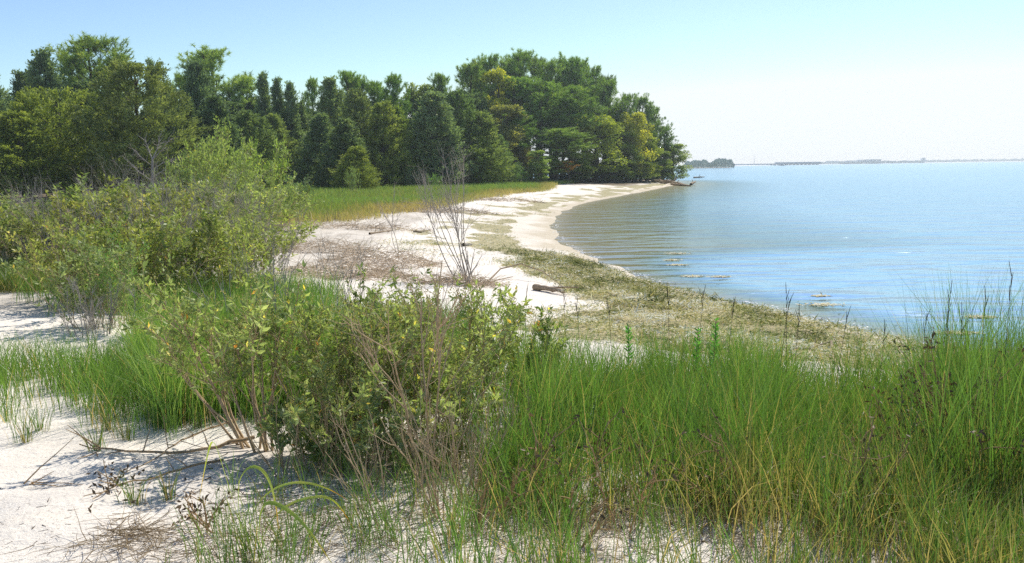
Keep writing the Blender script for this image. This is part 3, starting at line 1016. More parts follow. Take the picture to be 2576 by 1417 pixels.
# thicket of shrubs on the left
rs = np.random.default_rng(102)
TH = [  # u, depth, height, width spread, tint, tvar, leaf, colour, label
    (200, 9.9, 1.05, .75, .40, (.9, .95, 1.0), 'low shrub with dark leaves overhanging the bare sand at left'),
    (165, 12.2, 1.15, .5, .60, (1.08, 1.0, .72), 'yellowish flowering shrub at the left above the sand'),
    (245, 11.6, 1.25, .5, .55, (1.08, 1.02, .75), 'yellowish shrub right of the overhanging low shrub'),
    (330, 11.9, 1.35, .5, .50, (.95, 1.0, .85), 'medium green shrub in the front row of the thicket'),
    (440, 12.2, 1.4, .55, .44, (1, .98, .8), 'large rounded shrub with brown stems in the thicket front'),
    (525, 12.6, 1.3, .5, .52, (1.1, 1.1, .9), 'right hand front shrub of the thicket next to bare twigs'),
    (40, 15.6, 1.3, .6, .45, (.95, 1, 1.05), 'greyish shrub at the left edge behind the grass'),
    (-40, 15.2, 1.3, .6, .5, (1, 1, 1), 'shrub cut by the left edge of the photo'),
    (110, 16, 1.5, .5, .58, (1.0, 1.05, 1.0), 'pale green shrub, left peak of the thicket skyline'),
    (200, 17, 1.75, .45, .62, (1.02, 1.08, .95), 'tall pale shrub forming the highest left peak of the thicket'),
    (285, 15.5, 1.55, .45, .56, (1.15, 1.03, .7), 'golden green shrub with a rusty top in the thicket'),
    (345, 16.5, 1.6, .45, .58, (1.12, 1.02, .72), 'golden green shrub below the bleached dead tree'),
    (400, 18, 1.6, .45, .55, (1.1, 1.1, .8), 'olive shrub right of the golden shrub, second thicket row'),
    (460, 17, 1.5, .5, .54, (1.1, 1.1, .9), 'soft olive shrub in front of the pale green shrub'),
    (565, 15.5, 1.35, .4, .52, (1.15, 1.15, .9), 'thin leaved shrub with an oblique stem at the thicket right end'),
    (612, 15, 1.2, .45, .5, (1.1, 1.1, .85), 'sparse shrub at the right end of the thicket by the meadow'),
    (520, 21, 1.6, .5, .56, (1.05, 1.15, .9), 'mid row shrub just below the pale green shrub'),
    (600, 23, 1.6, .5, .54, (1.05, 1.1, .9), 'mid row shrub below the right half of the pale green shrub'),
    (20, 22, 1.4, .6, .52, (1, 1.1, 1), 'back row shrub at the far left of the thicket'),
    (420, 27, 1.7, .5, .6, (1.0, 1.2, .9), 'back row fresh green shrub left of the pale green shrub'),
    (330, 26, 1.5, .5, .55, (1.0, 1.1, .9), 'back row shrub beneath the bleached dead tree'),
    (655, 27, 1.6, .5, .52, (1, 1.1, .9), 'back row shrub left of the dark round shrub'),
]
protos = []
for i in range(5):
    protos.append(shrub('thicket_shrub', (0, 0, 0), 'x', 'shrub', h=1.3, spread=.85, nst=13, nsub=7, ntw=3, leafn=8, leaf=(.075, .028), bare=.15,
                        tint=.5, tvar=.14, buds=10 if i % 2 else 0, r0=.007, rootr=.4, flat=True, yel=.006))
used = set()


def place(proto, first, loc, s, sz, rz, label, group, color, name=None):
    o = proto if first else copy_tree(proto)
    o.location = tuple(loc)
    o.scale = (s, s, sz)
    o.rotation_euler = (0, 0, rz)
    o['label'] = label
    o['group'] = group
    for c in o.children:
        if c.name.startswith('foliage'):
            c.color = (*color, 1)
    return o


for k, (u, d, hh, sp_, ti, colr, lab) in enumerate(TH):
    p = protos[k % 5]
    s = hh / 1.3
    place(p, k < 5, on_column(u, d) - np.array([0, 0, .02]), s * (1.0 + .3 * (d > 14)), s * .95, rs.uniform(0, 6.28), lab, 'shrubs of the thicket on the left', (colr[0] * 1.22, colr[1] * 1.12, colr[2] * .95))

# pale green shrub mass, dark round shrub
for (u, vt, d, w, colr, lab) in [(520, 372, 31, 150, (1.3, 1.3, .9), 'left lobe of the tall pale green shrubs before the wood'),
                                 (580, 335, 34, 170, (1.3, 1.3, .9), 'tallest pale green shrub before the wood'),
                                 (668, 356, 36, 140, (1.3, 1.4, .75), 'bright green rounded shrub right of the tallest pale shrub'),
                                 (620, 420, 29, 150, (1.2, 1.2, .9), 'lower pale green shrub in front of the tallest pale shrub'),
                                 (470, 410, 30, 120, (1.2, 1.22, .9), 'small pale green shrub at the left foot of the tall pale shrubs')]:
    b = on_column(u, d)
    hh = pt(u, vt, d)[2] - b[2]
    o = place(protos[int(u) % 5], False, b, w / F * d / 1.45, hh / 1.25, rs.uniform(0, 6.28), lab, 'pale green shrubs before the wood', colr)
b = on_column(752, 42)
for (u, d, hh, w, colr, lab) in [(738, 42, 1.5, 95, (.8, 1.0, 1.0), 'dark round shrub at the left end of the meadow'),
                                 (768, 44, 1.2, 50, (.75, .95, .95), 'smaller dark shrub hugging the dark round shrub on its right')]:
    b = on_column(u, d)
    place(protos[int(u) % 5], False, b, w / F * d / 1.45, hh / 1.25, rs.uniform(0, 6.28), lab, 'dark shrubs at the meadow', colr)
# little bushes along the back of the meadow
for (u, d, hh, w, colr, lab) in [(1093, 74, 1.3, 34, (.8, 1.2, .6), 'small vivid green bush in the meadow before the cedars'),
                                 (1030, 78, 1.6, 40, (1.0, 1.1, 1.0), 'grey green bush in front of the vivid cedar trunk'),
                                 (890, 60, 1.7, 36, (1.1, 1.2, 1.0), 'airy pale bush at the left back of the meadow'),
                                 (1315, 92, 1.5, 60, (.75, 1.1, .6), 'low green bush at the far right end of the meadow'),
                                 (1265, 90, 1.1, 70, (1.5, 1.4, .9), 'pale flowering bush strip beside the low green bush')]:
    b = on_column(u, d)
    place(protos[int(u) % 5], False, b, w / F * d / 1.45, hh / 1.25, rs.uniform(0, 6.28), lab, 'small bushes at the back of the meadow', colr)

# grey bare shrubs mixed in the thicket
DG = 'grey bare shrubs among the thicket'
for (u, d, hh, sp_, lab) in [(590, 16.5, 1.55, .5, 'large greyish bare shrub at the right of the thicket'),
                             (640, 14, 1.3, .4, 'thin bare shrub at the thicket end beside the meadow'),
                             (275, 20, 1.85, .3, 'bleached bare twigs sticking out above the thicket'),
                             (100, 20, 1.4, .7, 'grey leafless shrub behind the left thicket peaks'),
                             (60, 14.8, .8, .9, 'low grey bare branches at the left of the thicket'),
                             (190, 13.0, 1.0, .7, 'tangle of grey twigs between two yellowish shrubs'),
                             (545, 19, 1.7, .5, 'bare twig shrub below the tall pale green shrubs'),
                             (330, 13.2, 1.5, .5, 'upright grey twigs among the front shrubs of the thicket'), (430, 14.2, 1.6, .5, 'bare grey shrub behind the large rounded shrub'), (150, 15, 1.6, .5, 'bare grey shrub below the left thicket peaks'),
                             (500, 17.5, 1.8, .5, 'tall pale twigs left of the large greyish bare shrub'), (20, 17, 1.5, .6, 'grey twigs near the far left edge of the thicket'), (365, 20, 1.9, .4, 'pale twigs rising at the foot of the bleached dead tree'),
                             (215, 9.4, .6, .8, 'dark bare stems at the foot of the overhanging shrub')]:
    dead_shrub(on_column(u, d), lab, h=hh, nst=15, spread=sp_, r0=.007, mat='greywood', nsub=7, ntw=5, rootr=.35, group=DG, bare=.2)

# feathery bright green plant
for (u, d, hh, lab) in [(280, 10.6, 1.0, 'feathery bright green plant in front of the thicket'), (255, 10.2, .7, 'smaller feathery green plant above the dark grass clump')]:
    shrub('feathery_plant', on_column(u, d), lab, 'plant', h=hh, spread=.45, nst=12, nsub=5, ntw=2, leafn=9, leaf=(.07, .007), bare=.1, tint=.5, r0=.004,
          color=(.72, 1.12, .6), flat=True, rootr=.15, yel=0)

# bleached dead tree in front of the domed cedar
b = on_column(381, 52)
o = empty('dead_tree', b)
tag(o, 'bleached grey dead tree with forked bare limbs before the domed cedar', 'dead tree')
top = pt(378, 325, 52)[2] - b[2]
tb = MB()
tr = walk((0, 0, -.1), (0, 0, 1), top * .62, 7, .03)
tube(tb, tr, .10, .06, 7, .5, .1)
tb.build('trunk', M['greywood'], o, True)
for (t, dx, dz, L, r) in [(1, -.25, 1, top * .3, .07), (1, .15, 1, top * .36, .07), (.98, .8, .8, top * .42, .05), (.85, -.9, .7, top * .42, .045), (.6, .9, .55, top * .45, .04), (.5, -1, .45, top * .5, .04), (.35, -1, .3, top * .4, .03), (.75, 1, .75, top * .4, .04)]:
    lb = MB()
    p, _ = along(tr, min(t, .99))
    P = walk(p, (dx, rs.normal(0, .4), dz), L, 7, .12, .03)
    tube(lb, P, r * .62, .008, 5, .6)
    for _ in range(11):
        q0, dd = along(P, rs.uniform(.25, .98))
        Q = walk(q0, dd + rs.normal(0, .5, 3), L * rs.uniform(.2, .55), 6, .17)
        tube(lb, Q, r * .28, .006, 4, .6)
    lb.build('limb', M['greywood'], o, True)


# ------------------------------------------------------------------ grass
rs = np.random.default_rng(103)
def grass_patch(name, label, x, y, n_per, h, w, tint, bend=(.15, .5), mat='grass', r=.05, az0=None, color=(1, 1, 1), hvar=.25):
    """tufts at x, y; each with n_per blades"""
    n = len(x)
    k = n_per
    cx = np.repeat(x, k) + rs.normal(0, r, n * k)
    cy = np.repeat(y, k) + rs.normal(0, r, n * k)
    z = H(cx, cy) - .015
    hh = np.repeat(np.broadcast_to(h, (n,)), k) * rs.uniform(1 - hvar * 1.6, 1 + hvar, n * k)
    ti = np.repeat(np.broadcast_to(tint, (n,)), k) + rs.normal(0, .11, n * k)
    dead = rs.random(n * k) < .06
    ti = np.where(dead, rs.uniform(0, .15, n * k), ti)
    az = np.repeat(rs.uniform(0, 2 * PI, n), k) + rs.normal(0, .9, n * k) if az0 is None else az0 + rs.normal(0, 1.0, n * k)
    be = rs.uniform(*bend, n * k) * np.where(rs.random(n * k) < .08, 1.9, 1)
    mb = MB()
    blades(mb, np.stack([cx, cy, z], 1), hh, az, be, w * rs.uniform(.6, 1.2, n * k), ti)
    o = mb.build(name, M[mat])
    o.color = (*color, 1)
    return o


def area(n, x0, x1, y0, y1, dens):
    x = rs.uniform(x0, x1, n)
    y = rs.uniform(y0, y1, n)
    keep = rs.random(n) < dens(x, y)
    return x[keep], y[keep]


def right_edge(y):          # far limit of the tall grass, depth against x
    return y


# tall cordgrass on the right
def dens_r(x, y):
    far = np.interp(x, [-.4, .3, 1.2, 2.5, 4, 6], [7.0, 7.8, 7.7, 7.2, 7.2, 7.9])
    d = sstep(far + .5, far - .5, y) * (sstep(-.15, .15, x - np.interp(y, [3, 3.5, 5, 6.2, 7.2, 8], [-.3, -.22, -.02, .18, .0, -.1])))
    sandy = np.exp(-(((x - .62) / .45) ** 2 + ((y - 3.6) / .55) ** 2) ** 2)
    d *= 1 - np.clip(1.1 * sandy, 0, .96)
    d *= .22 + .78 * sstep(.28, .58, .6 * vnoise(x, y, .5, 31) + .4 * vnoise(x, y, .2, 32))
    d *= .45 + .55 * sstep(3.7, 4.8, y + 2.2 * np.maximum(x - .9, 0))
    return d


x, y = area(21000, -.9, 6.2, 3.0, 8.9, dens_r)
n = len(x)
hh = .53 + .18 * (vnoise(x, y, .9, 33) - .5) + .24 * (vnoise(x, y, .3, 34) - .5) + .22 * sstep(2.2, 3.4, x) * sstep(6.5, 4.5, y)
hh *= .72 + .28 * sstep(4, 5.2, y + .5 * np.maximum(x - .8, 0))
tt = .56 + .3 * (vnoise(x, y, .9, 35) - .5) + .2 * (vnoise(x, y, .3, 36) - .5) - .12 * sstep(4.9, 3.9, y)
hh -= .05 * sstep(1.4, 2.0, x) * sstep(3.0, 2.4, x)
o = grass_patch('cordgrass', None, x, y, 7, hh, .0054, tt + rs.normal(0, .1, n), r=.04, bend=(.08, .55), hvar=.36, color=(.95, 1, .95))
tag(o, 'tall dense green cordgrass filling the right foreground', 'grass', kind='stuff')
k = rs.random(n) < .14 + .4 * sstep(5.2, 4, y) * sstep(1.8, .8, x) + .35 * sstep(.33, .42, x / y) * sstep(5.8, 5.0, y)
o = grass_patch('straw_grass', None, x[k], y[k], 3, hh[k] * .95, .0050, .06, r=.08, bend=(.3, 1.5), hvar=.4)
tag(o, 'dead straw blades leaning among the tall cordgrass', 'dry grass', kind='stuff')
k = rs.random(n) < .13
o = grass_patch('seed_grass', None, x[k], y[k], 1, hh[k] * 1.38, .0036, .2, r=.06, bend=(.05, .3), hvar=.15)
tag(o, 'thin brown flowering stems rising over the tall cordgrass', 'grass', kind='stuff')


x, y = area(1500, 1.9, 4.0, 4.0, 6.6, lambda x, y: sstep(.44, .52, x / y))
o = grass_patch('reed_grass', None, x, y, 3, 1.0 + .4 * (vnoise(x, y, .4, 37) - .5), .0050, .55, r=.04, bend=(.05, .5), hvar=.25)
tag(o, 'taller bluish grass rising at the right edge of the photo', 'grass', kind='stuff')

# left clump
def dens_l(x, y):
    u = x / y
    a = sstep(-.445, -.40, u) * sstep(-.17, -.24, u) * sstep(5.7, 6.3, y + 2.2 * np.maximum(-.36 - u, 0) * 3) * sstep(10.3, 9.6, y)
    return a * (.5 + .5 * sstep(.3, .5, vnoise(x, y, .5, 41)))


x, y = area(9000, -5.2, -1, 5.5, 10.6, dens_l)
o = grass_patch('cordgrass', None, x, y, 8, .50 + .2 * (vnoise(x, y, .5, 43) - .5), .006, .64 + .3 * (vnoise(x, y, .7, 44) - .5), r=.035, bend=(.15, .6), color=(1.15, 1.1, 1.0))
tag(o, 'lush bright green grass clump left of the leaning shrub', 'grass', kind='stuff')


def dens_ll(x, y):
    u = x / y
    return sstep(-.40, -.46, u) * sstep(5.6, 6.2, y) * sstep(8.1, 7.4, y) * (.12 + .8 * sstep(.38, .55, vnoise(x, y, .45, 47)))


x, y = area(4600, -6.5, -2, 5.4, 8.6, dens_ll)
o = grass_patch('cordgrass', None, x, y, 8, .41, .005, .58, r=.04, bend=(.15, .6), color=(1.15, 1.1, 1.0))
tag(o, 'thin green grass on the sand at the left edge', 'grass', kind='stuff')


# grass behind the centre shrubs and under the thicket
def dens_b(x, y):
    u = x / y
    a = sstep(-.26, -.2, u) * sstep(.0, -.08, u) * sstep(6.2, 7, y) * sstep(11.2, 10, y)
    b = sstep(-.60, -.42, u) * sstep(-.18, -.24, u) * sstep(10.6, 11.2, y) * sstep(15, 13, y) * .5
    return (a + b) * (.4 + .6 * sstep(.3, .5, vnoise(x, y, .5, 51)))


x, y = area(12000, -8.5, 0, 6, 15, dens_b)
o = grass_patch('cordgrass', None, x, y, 8, .42, .008, .58 + .25 * (vnoise(x, y, 1, 52) - .5), r=.05, bend=(.15, .55))
tag(o, 'green grass between the centre shrubs and the thicket', 'grass', kind='stuff')

# rough grass left edge behind sand
x, y = area(2500, -10.5, -5.8, 13.0, 16, lambda x, y: sstep(-.42, -.5, x / y))
o = grass_patch('marsh_grass', None, x, y, 8, .4, .009, .36, r=.06, bend=(.3, .8))
tag(o, 'tangled yellowish grass at the left edge under the shrubs', 'grass', kind='stuff')


# short sparse grass under and in front of the shrubs
def dens_f(x, y):
    return (.3 + .6 * sstep(.45, .65, vnoise(x, y, .4, 55))) * sstep(-1.6, -.9, x) * sstep(1.2, .3, x) * sstep(3.1, 3.5, y) * sstep(5.6, 5.0, y)


x, y = area(1500, -2.2, 1.2, 3.0, 5.6, dens_f)
o = grass_patch('dune_grass', None, x, y, 7, .27, .004, .5, r=.025, bend=(.15, .6))
tag(o, 'short sparse grass around the feet of the centre shrubs', 'grass', kind='stuff')

# marsh meadow behind the beach
x = rs.uniform(-30, 16, 30000)
y = rs.uniform(22, 106, 30000)
ed = poly_dist(x, y, mead_edge, closed=False)
keep = poly_mask(x, y, MEADOW)
x, y, ed = x[keep], y[keep], ed[keep]
brown = sstep(3.0, .8, ed - 2.2 * (vnoise(x, y, 5, 61) - .5)) * .62 + .25 * sstep(.58, .78, vnoise(x, y, 7, 62))
mt = np.clip(.88 + .25 * (vnoise(x, y, 3, 63) - .5) - brown, .03, 1)
o = grass_patch('marsh_grass', None, x, y, 9, .42 + .12 * (vnoise(x, y, 3, 64) - .5), .022, mt, mat='meadow', r=.16, bend=(.2, .7), color=(.95, 1.06, .9))
tag(o, 'green and russet marsh meadow between beach and cedars', 'grass', kind='stuff')

# lone tufts on the sand
TU = [(405, 1065, .33, 'upright grass tuft with straw base beside the leaning shrub'), (245, 1140, .26, 'small dry grass tuft on bare sand above the fallen branch tip'),
      (318, 1110, .30, 'grass tuft growing through the fallen branch'), (425, 1255, .2, 'short green tuft in the shadow of the leaning shrub'),
      (338, 1265, .17, 'dark shaded tuft left of the short green tuft'), (275, 1085, .32, 'grass tuft at the lower border of the left clump'),
      (60, 1110, .28, 'thin grass tuft on sand at the left edge'), (100, 1090, .28, 'grass tuft right of the left edge tuft'),
      (500, 1075, .26, 'tuft of pale grass between grass clump and leaning shrub stems')]
for (u, v, hh, lab) in TU:
    p = G(u, v)
    mb = MB()
    n = 46
    r = np.abs(rs.normal(0, .035, n))
    a = rs.uniform(0, 2 * PI, n)
    P = np.stack([np.cos(a) * r, np.sin(a) * r, np.full(n, -.02)], 1)
    blades(mb, P, hh * rs.uniform(.5, 1.25, n), a + rs.normal(0, .6, n), rs.uniform(.1, .5, n), .0045 * rs.uniform(.6, 1.2, n), np.where(rs.random(n) < .3, .12, .5) + rs.normal(0, .1, n))
    o = mb.build('grass_tuft', M['grass'])
    o.location = tuple(p)
    tag(o, lab, 'grass tuft', 'lone grass tufts on the left sand')

# seed stalks above the grass
rs = np.random.default_rng(104)
ST = [(1978, 735, 6.4), (1985, 760, 6.5), (2392, 735, 5.6), (2480, 748, 5.4), (2420, 790, 5.6), (2385, 790, 5.5), (1680, 735, 7.0), (1770, 740, 6.8), (1845, 770, 6.6), (2132, 795, 6.2), (2225, 830, 6.1), (1530, 765, 7.2),
      (1290, 770, 7.3), (1325, 735, 7.2), (1418, 745, 7.3), (1450, 770, 7.2), (1380, 790, 7.2), (2545, 690, 4.8), (2330, 800, 5.8), (2010, 790, 6.4)]
for (u, v, d) in ST:
    p = on_column(u + rs.uniform(-25, 25), d)
    tip = pt(u, v, d + rs.uniform(-.1, .1))
    o = empty('seed_stalk', p)
    tag(o, 'thin dark seed stalk standing above the cordgrass', 'grass stalk', 'dark seed stalks above the tall grass')
    dl = tip - p
    P = np.array([dl * s + np.array([0, 0, .05 * math.sin(s * PI)]) for s in np.linspace(0, 1, 7)])
    sb = MB()
    tube(sb, P, .0022, .0012, 4, .5)
    sb.build('stalk', M['seed'], o)
    for s in (.86, .93, 1.0):
        q0, dd = along(P, min(s, .99))
        kb = MB()
        e = unit(dd + rs.normal(0, .18, 3))
        tube(kb, [q0, q0 + e * .03, q0 + e * .07, q0 + e * .085], .0030, .0010, 4, .4)
        kb.build('spikelet', M['seed'], o)

# goldenrod stems at the rim of the grass
for (u, v, d, lab) in [(1590, 812, 7.0, 'bright green leafy goldenrod stem at the grass rim, left one'), (1760, 822, 6.7, 'shorter bright green goldenrod stem between the two tall ones'),
                       (1797, 797, 6.7, 'tallest bright green goldenrod stem at the grass rim')]:
    p = on_column(u, d)
    hh = pt(u, v, d)[2] - p[2]
    o = empty('goldenrod_plant', p)
    tag(o, lab, 'plant', 'goldenrod stems at the grass rim')
    P = walk((0, 0, -.02), (rs.normal(0, .08), 0, 1), hh, 7, .03)
    sb = MB()
    tube(sb, P, .005, .003, 5, .4)
    sb.build('stem', M['stem'], o)
    n = 110
    s = rs.uniform(.25, 1, n)
    Q = np.array([along(P, min(k, .99))[0] for k in s])
    a = rs.uniform(0, 2 * PI, n)
    fb = MB()
    leaves(fb, Q, np.stack([np.cos(a), np.sin(a), np.full(n, .9)], 1), .075 * (1.25 - s * .7), .014, rs.uniform(.35, .7, n))
    f = fb.build('foliage', M['shrub'], o)
    f.color = (.7, 1.4, .6, 1)


# dried brown branching stalks in the grass
def dried(loc, label, h, nst, lean, dark=0):
    o = empty('dried_plant', loc)
    tag(o, label, 'dried plant', 'dried brown stalks in the tall grass')
    LP = []
    for i in range(nst):
        d = np.array([rs.normal(lean, .45), rs.normal(0, .3), 1.0])
        P = walk((rs.normal(0, .04), rs.normal(0, .04), -.02), d, h * rs.uniform(.7, 1.1), 7, .12)
        sb = MB()
        tube(sb, P, .0052, .0028, 5, .65)
        for _ in range(5):
            q0, dd = along(P, rs.uniform(.3, .95))
            Q = walk(q0, dd + rs.normal(0, .55, 3), h * rs.uniform(.15, .4), 4, .15)
            tube(sb, Q, .0032, .0016, 4, .6)
            if dark:
                LP += [Q[-1] + rs.normal(0, .02, 3) for _ in range(dark)]
        sb.build('stem', M['drystem'], o, True)
    if dark:
        fb = MB()
        LP = np.array(LP)
        leaves(fb, LP, rs.normal(0, 1, LP.shape), .035, .014, rs.uniform(0, 1, len(LP)))
        fb.build('withered_foliage', M['dryleaf'], o)


dried(G(1345, 1290), 'dried brown stalk plant left of the sand patch', .5, 5, .1, 3)
dried(G(1590, 1335), 'reddish brown forked dry stalk beside the sand patch', .42, 3, .15, 1)
dried(G(1880, 1290), 'fan of orange brown dry stalks bent left in the grass', .55, 6, -.5, 1)
dried(G(2440, 1250), 'large dark brown withered plant with curled leaves at the right', .8, 7, -.2, 9)
dried(G(2300, 1240), 'orange dry stems beside the large dark withered plant', .6, 5, -.1, 4)
dried(G(2540, 1200), 'orange dry stem leaning at the right edge of the photo', .7, 4, -.25, 3)
dried(G(1480, 1250), 'small dark tipped dry stalk between shrub and sand patch', .45, 4, 0, 3)
dried(G(1230, 1330), 'tangle of pale dry stalks right of the brown stem tuft', .35, 6, .3, 1)
dried(G(1420, 1370), 'dry stalk bent low over the left rim of the sand patch', .32, 4, .4, 1)
dried(G(1750, 1250), 'dry orange stalks deep in the grass above the sand patch', .4, 5, -.4, 2)
dried(G(2150, 1330), 'brown dry stalks low in the grass left of the dark withered plant', .5, 6, .3, 2)
dried(G(540, 1330), 'withered brown twigs on the shadowed sand below the leaning shrub', .2, 5, -.5, 3)

# broad bladed reed plant in the foreground, points on the photo grid with a depth
o = empty('reed_plant', pt(640, 1440, 3.55))
tag(o, 'broad bladed grass with arching yellow green leaves in the foreground', 'plant')
b0 = np.array(o.location)
k3 = .4317
RB = [([(1440, 1440), (1400, 1200), (1385, 1000), (1400, 900), (1470, 838), (1545, 880), (1590, 980), (1615, 1120), (1622, 1220)], .0, -.05, .012, .55),
      ([(1510, 1440), (1510, 1250), (1515, 1120), (1550, 1052), (1650, 1085), (1750, 1165), (1850, 1290), (1940, 1430)], .0, -.15, .016, .45),
      ([(1490, 1440), (1520, 1280), (1590, 1150), (1680, 1070), (1790, 1035), (1900, 1024), (1960, 1060), (2010, 1130), (2060, 1215)], .0, .22, .011, .62),
      ([(1470, 1440), (1450, 1200), (1500, 1060), (1600, 975), (1720, 942), (1840, 955), (1940, 995), (2035, 1055)], .0, .28, .010, .6),
      ([(1450, 1440), (1400, 1180), (1330, 960), (1265, 740), (1237, 695), (1215, 760), (1190, 880), (1160, 1050)], .0, .1, .008, .5),
      ([(1480, 1440), (1490, 1320), (1500, 1230), (1495, 1160)], .0, .03, .016, .85),
      ([(1440, 1440), (1375, 1200), (1310, 1000), (1270, 880)], .0, -.1, .008, .35),
      ([(1470, 1440), (1440, 1250), (1410, 1100), (1400, 1020)], .0, .12, .010, .3),
      ([(1500, 1440), (1540, 1300), (1560, 1180), (1590, 1110)], .0, .1, .009, .3),
      ([(1455, 1440), (1425, 1330), (1390, 1270)], .0, -.08, .009, .4)]
RB += [([(1460 + i * 14, 1450), (1455 + i * 16 + dx * .4, 1330), (1450 + i * 17 + dx, 1330 - hh_)], 0, dd_, .009, .35) for i, (dx, hh_, dd_) in enumerate([(-50, 60, .1), (30, 140, -.08), (-70, 170, .12), (60, 90, .05), (20, 210, .1), (90, 120, -.05)])]
for pts, d0, d1, w, ti in RB:
    n = len(pts)
    C0 = np.array([pt(px * k3, 805 + py * k3, 3.55 + d0 + (d1 - d0) * (i / (n - 1)) ** 1.3) for i, (px, py) in enumerate(pts)])
    s = np.linspace(0, n - 1, 26)
    C = np.stack([np.interp(s, np.arange(n), C0[:, k]) for k in range(3)], 1)
    for _ in range(3):
        C[1:-1] = (C[:-2] + 2 * C[1:-1] + C[2:]) / 4
    tg = unit(np.gradient(C, axis=0))
    sd_ = unit(np.cross(tg, np.array([.35, 1, .15])) * .45 + np.array([.3, .75, 0]) * .75)
    sd_ = unit(sd_ - tg * (sd_ * tg).sum(1, keepdims=True))
    nn = np.cross(sd_, tg)
    u = np.linspace(0, 1, 26)
    ww = (1.35 * w * np.interp(u, [0, .25, .6, 1], [.7, 1, .8, .08]))[:, None]
    V = np.stack([C - sd_ * ww * .5, C - nn * ww * .16, C + sd_ * ww * .5], 1) - b0
    i = np.arange(25)[:, None] * 3
    q = np.concatenate([i + np.array([[0, 1, 4, 3]]), i + np.array([[1, 2, 5, 4]])])
    tn = np.repeat(np.clip(ti - .02 + .1 * np.sin(u * 23) + .45 * np.maximum(u - .62, 0) / .38, 0, 1), 3)
    mb = MB()
    mb.add(V.reshape(-1, 3), q, tn)
    mb.build('leaf', M['reed'], o, True)

# ------------------------------------------------------------------ fallen branch, litter
rs = np.random.default_rng(105)
o = empty('fallen_branch', G(620, 1122))
tag(o, 'dead brown branch lying on the sand left of the leaning shrub', 'branch')
b0 = np.array(o.location)


def gline(pxs, lift):
    P = np.array([G(u, v) + [0, 0, l] for (u, v), l in zip(pxs, lift)])
    s = np.linspace(0, len(P) - 1, 14)
    return np.stack([np.interp(s, np.arange(len(P)), P[:, k]) for k in range(3)], 1) + rs.normal(0, .006, (14, 3)) - b0


for pxs, lf, r in [([(640, 1125), (560, 1138), (470, 1150), (358, 1152), (270, 1150), (200, 1140)], [.05, .05, .04, .03, .05, .05], .012),
                   ([(600, 1085), (520, 1105), (450, 1135), (390, 1170), (300, 1210)], [.08, .07, .05, .03, .03], .007),
                   ([(560, 1170), (470, 1195), (380, 1215), (280, 1240), (235, 1270)], [.04, .04, .03, .03, .02], .008)]:
    mb = MB()
    P = gline(pxs, lf)
    tube(mb, P, r, r * .3, 6, .35, .1)
    for _ in range(7):
        q0, dd = along(P, rs.uniform(.2, .9))
        Q = walk(q0, dd * .5 + rs.normal(0, .6, 3) + [0, 0, .55], rs.uniform(.1, .26), 4, .12)
        tube(mb, Q, r * .45, .002, 4, .35)
    mb.build('limb', M['stem'], o, True)
fb = MB()
n = 80
Q = np.array([G(*[(rs.normal(300, 42)), rs.normal(1225, 32)]) for _ in range(n)]) + [0, 0, .03] - b0
leaves(fb, Q + rs.normal(0, .02, (n, 3)), rs.normal(0, 1, (n, 3)), .04, .014, rs.uniform(0, .7, n))
fb.build('withered_foliage', M['dryleaf'], o)


def litter(name, label, cat, u0, v0, su, sv, n, L, mat, r=.002, lift=.015, kind=None, dirx=None):
    mb = MB()
    for _ in range(n):
        p = G(rs.normal(u0, su), rs.normal(v0, sv))
        a = rs.uniform(0, 2 * PI) if dirx is None else dirx + rs.normal(0, .5)
        P = walk(p + [0, 0, rs.uniform(.003, lift)], (math.cos(a), math.sin(a), rs.normal(0, .12)), L * rs.uniform(.4, 1.2), 4, .12)
        P[:, 2] = np.maximum(P[:, 2], H(P[:, 0], P[:, 1]) + r * .5)
        tube(mb, P, r * rs.uniform(.6, 1.3), r * .4, 3, rs.uniform(.2, .8))
    o = mb.build(name, M[mat])
    return tag(o, label, cat, kind=kind)


litter('dry_straw', 'pale straw litter lying on the sand at the bottom left', 'dry grass', 330, 1355, 50, 18, 130, .22, 'straw', .0018, .04, 'stuff')
litter('dry_straw', 'straw litter on the shaded sand below the centre shrubs', 'dry grass', 850, 1320, 230, 60, 520, .2, 'straw', .0018, .05, 'stuff')
litter('dry_straw', 'straw and twig litter among the tall grass at the bottom right', 'dry grass', 1600, 1320, 350, 70, 900, .24, 'straw', .0018, .07, 'stuff')
litter('dry_straw', 'scattered straw on bare sand along the bottom edge at left', 'dry grass', 480, 1390, 170, 22, 200, .2, 'straw', .0018, .05, 'stuff')
litter('leaf_litter', 'dark leaf bits and twigs scattered on the shaded sand', 'leaf litter', 760, 1260, 170, 60, 260, .07, 'seed', .003, .015, 'stuff')
litter('reed_straw', 'single dry reed straw lying on the sand at the left edge', 'dry reed', 60, 1222, 22, 3, 4, .3, 'drystem', .004, .012, None, 0.25)
litter('dry_straw', 'dark crumbs of dry plants on bare sand at the lower left', 'dry grass', 120, 1330, 60, 40, 26, .05, 'seed', .002, .006, 'stuff')


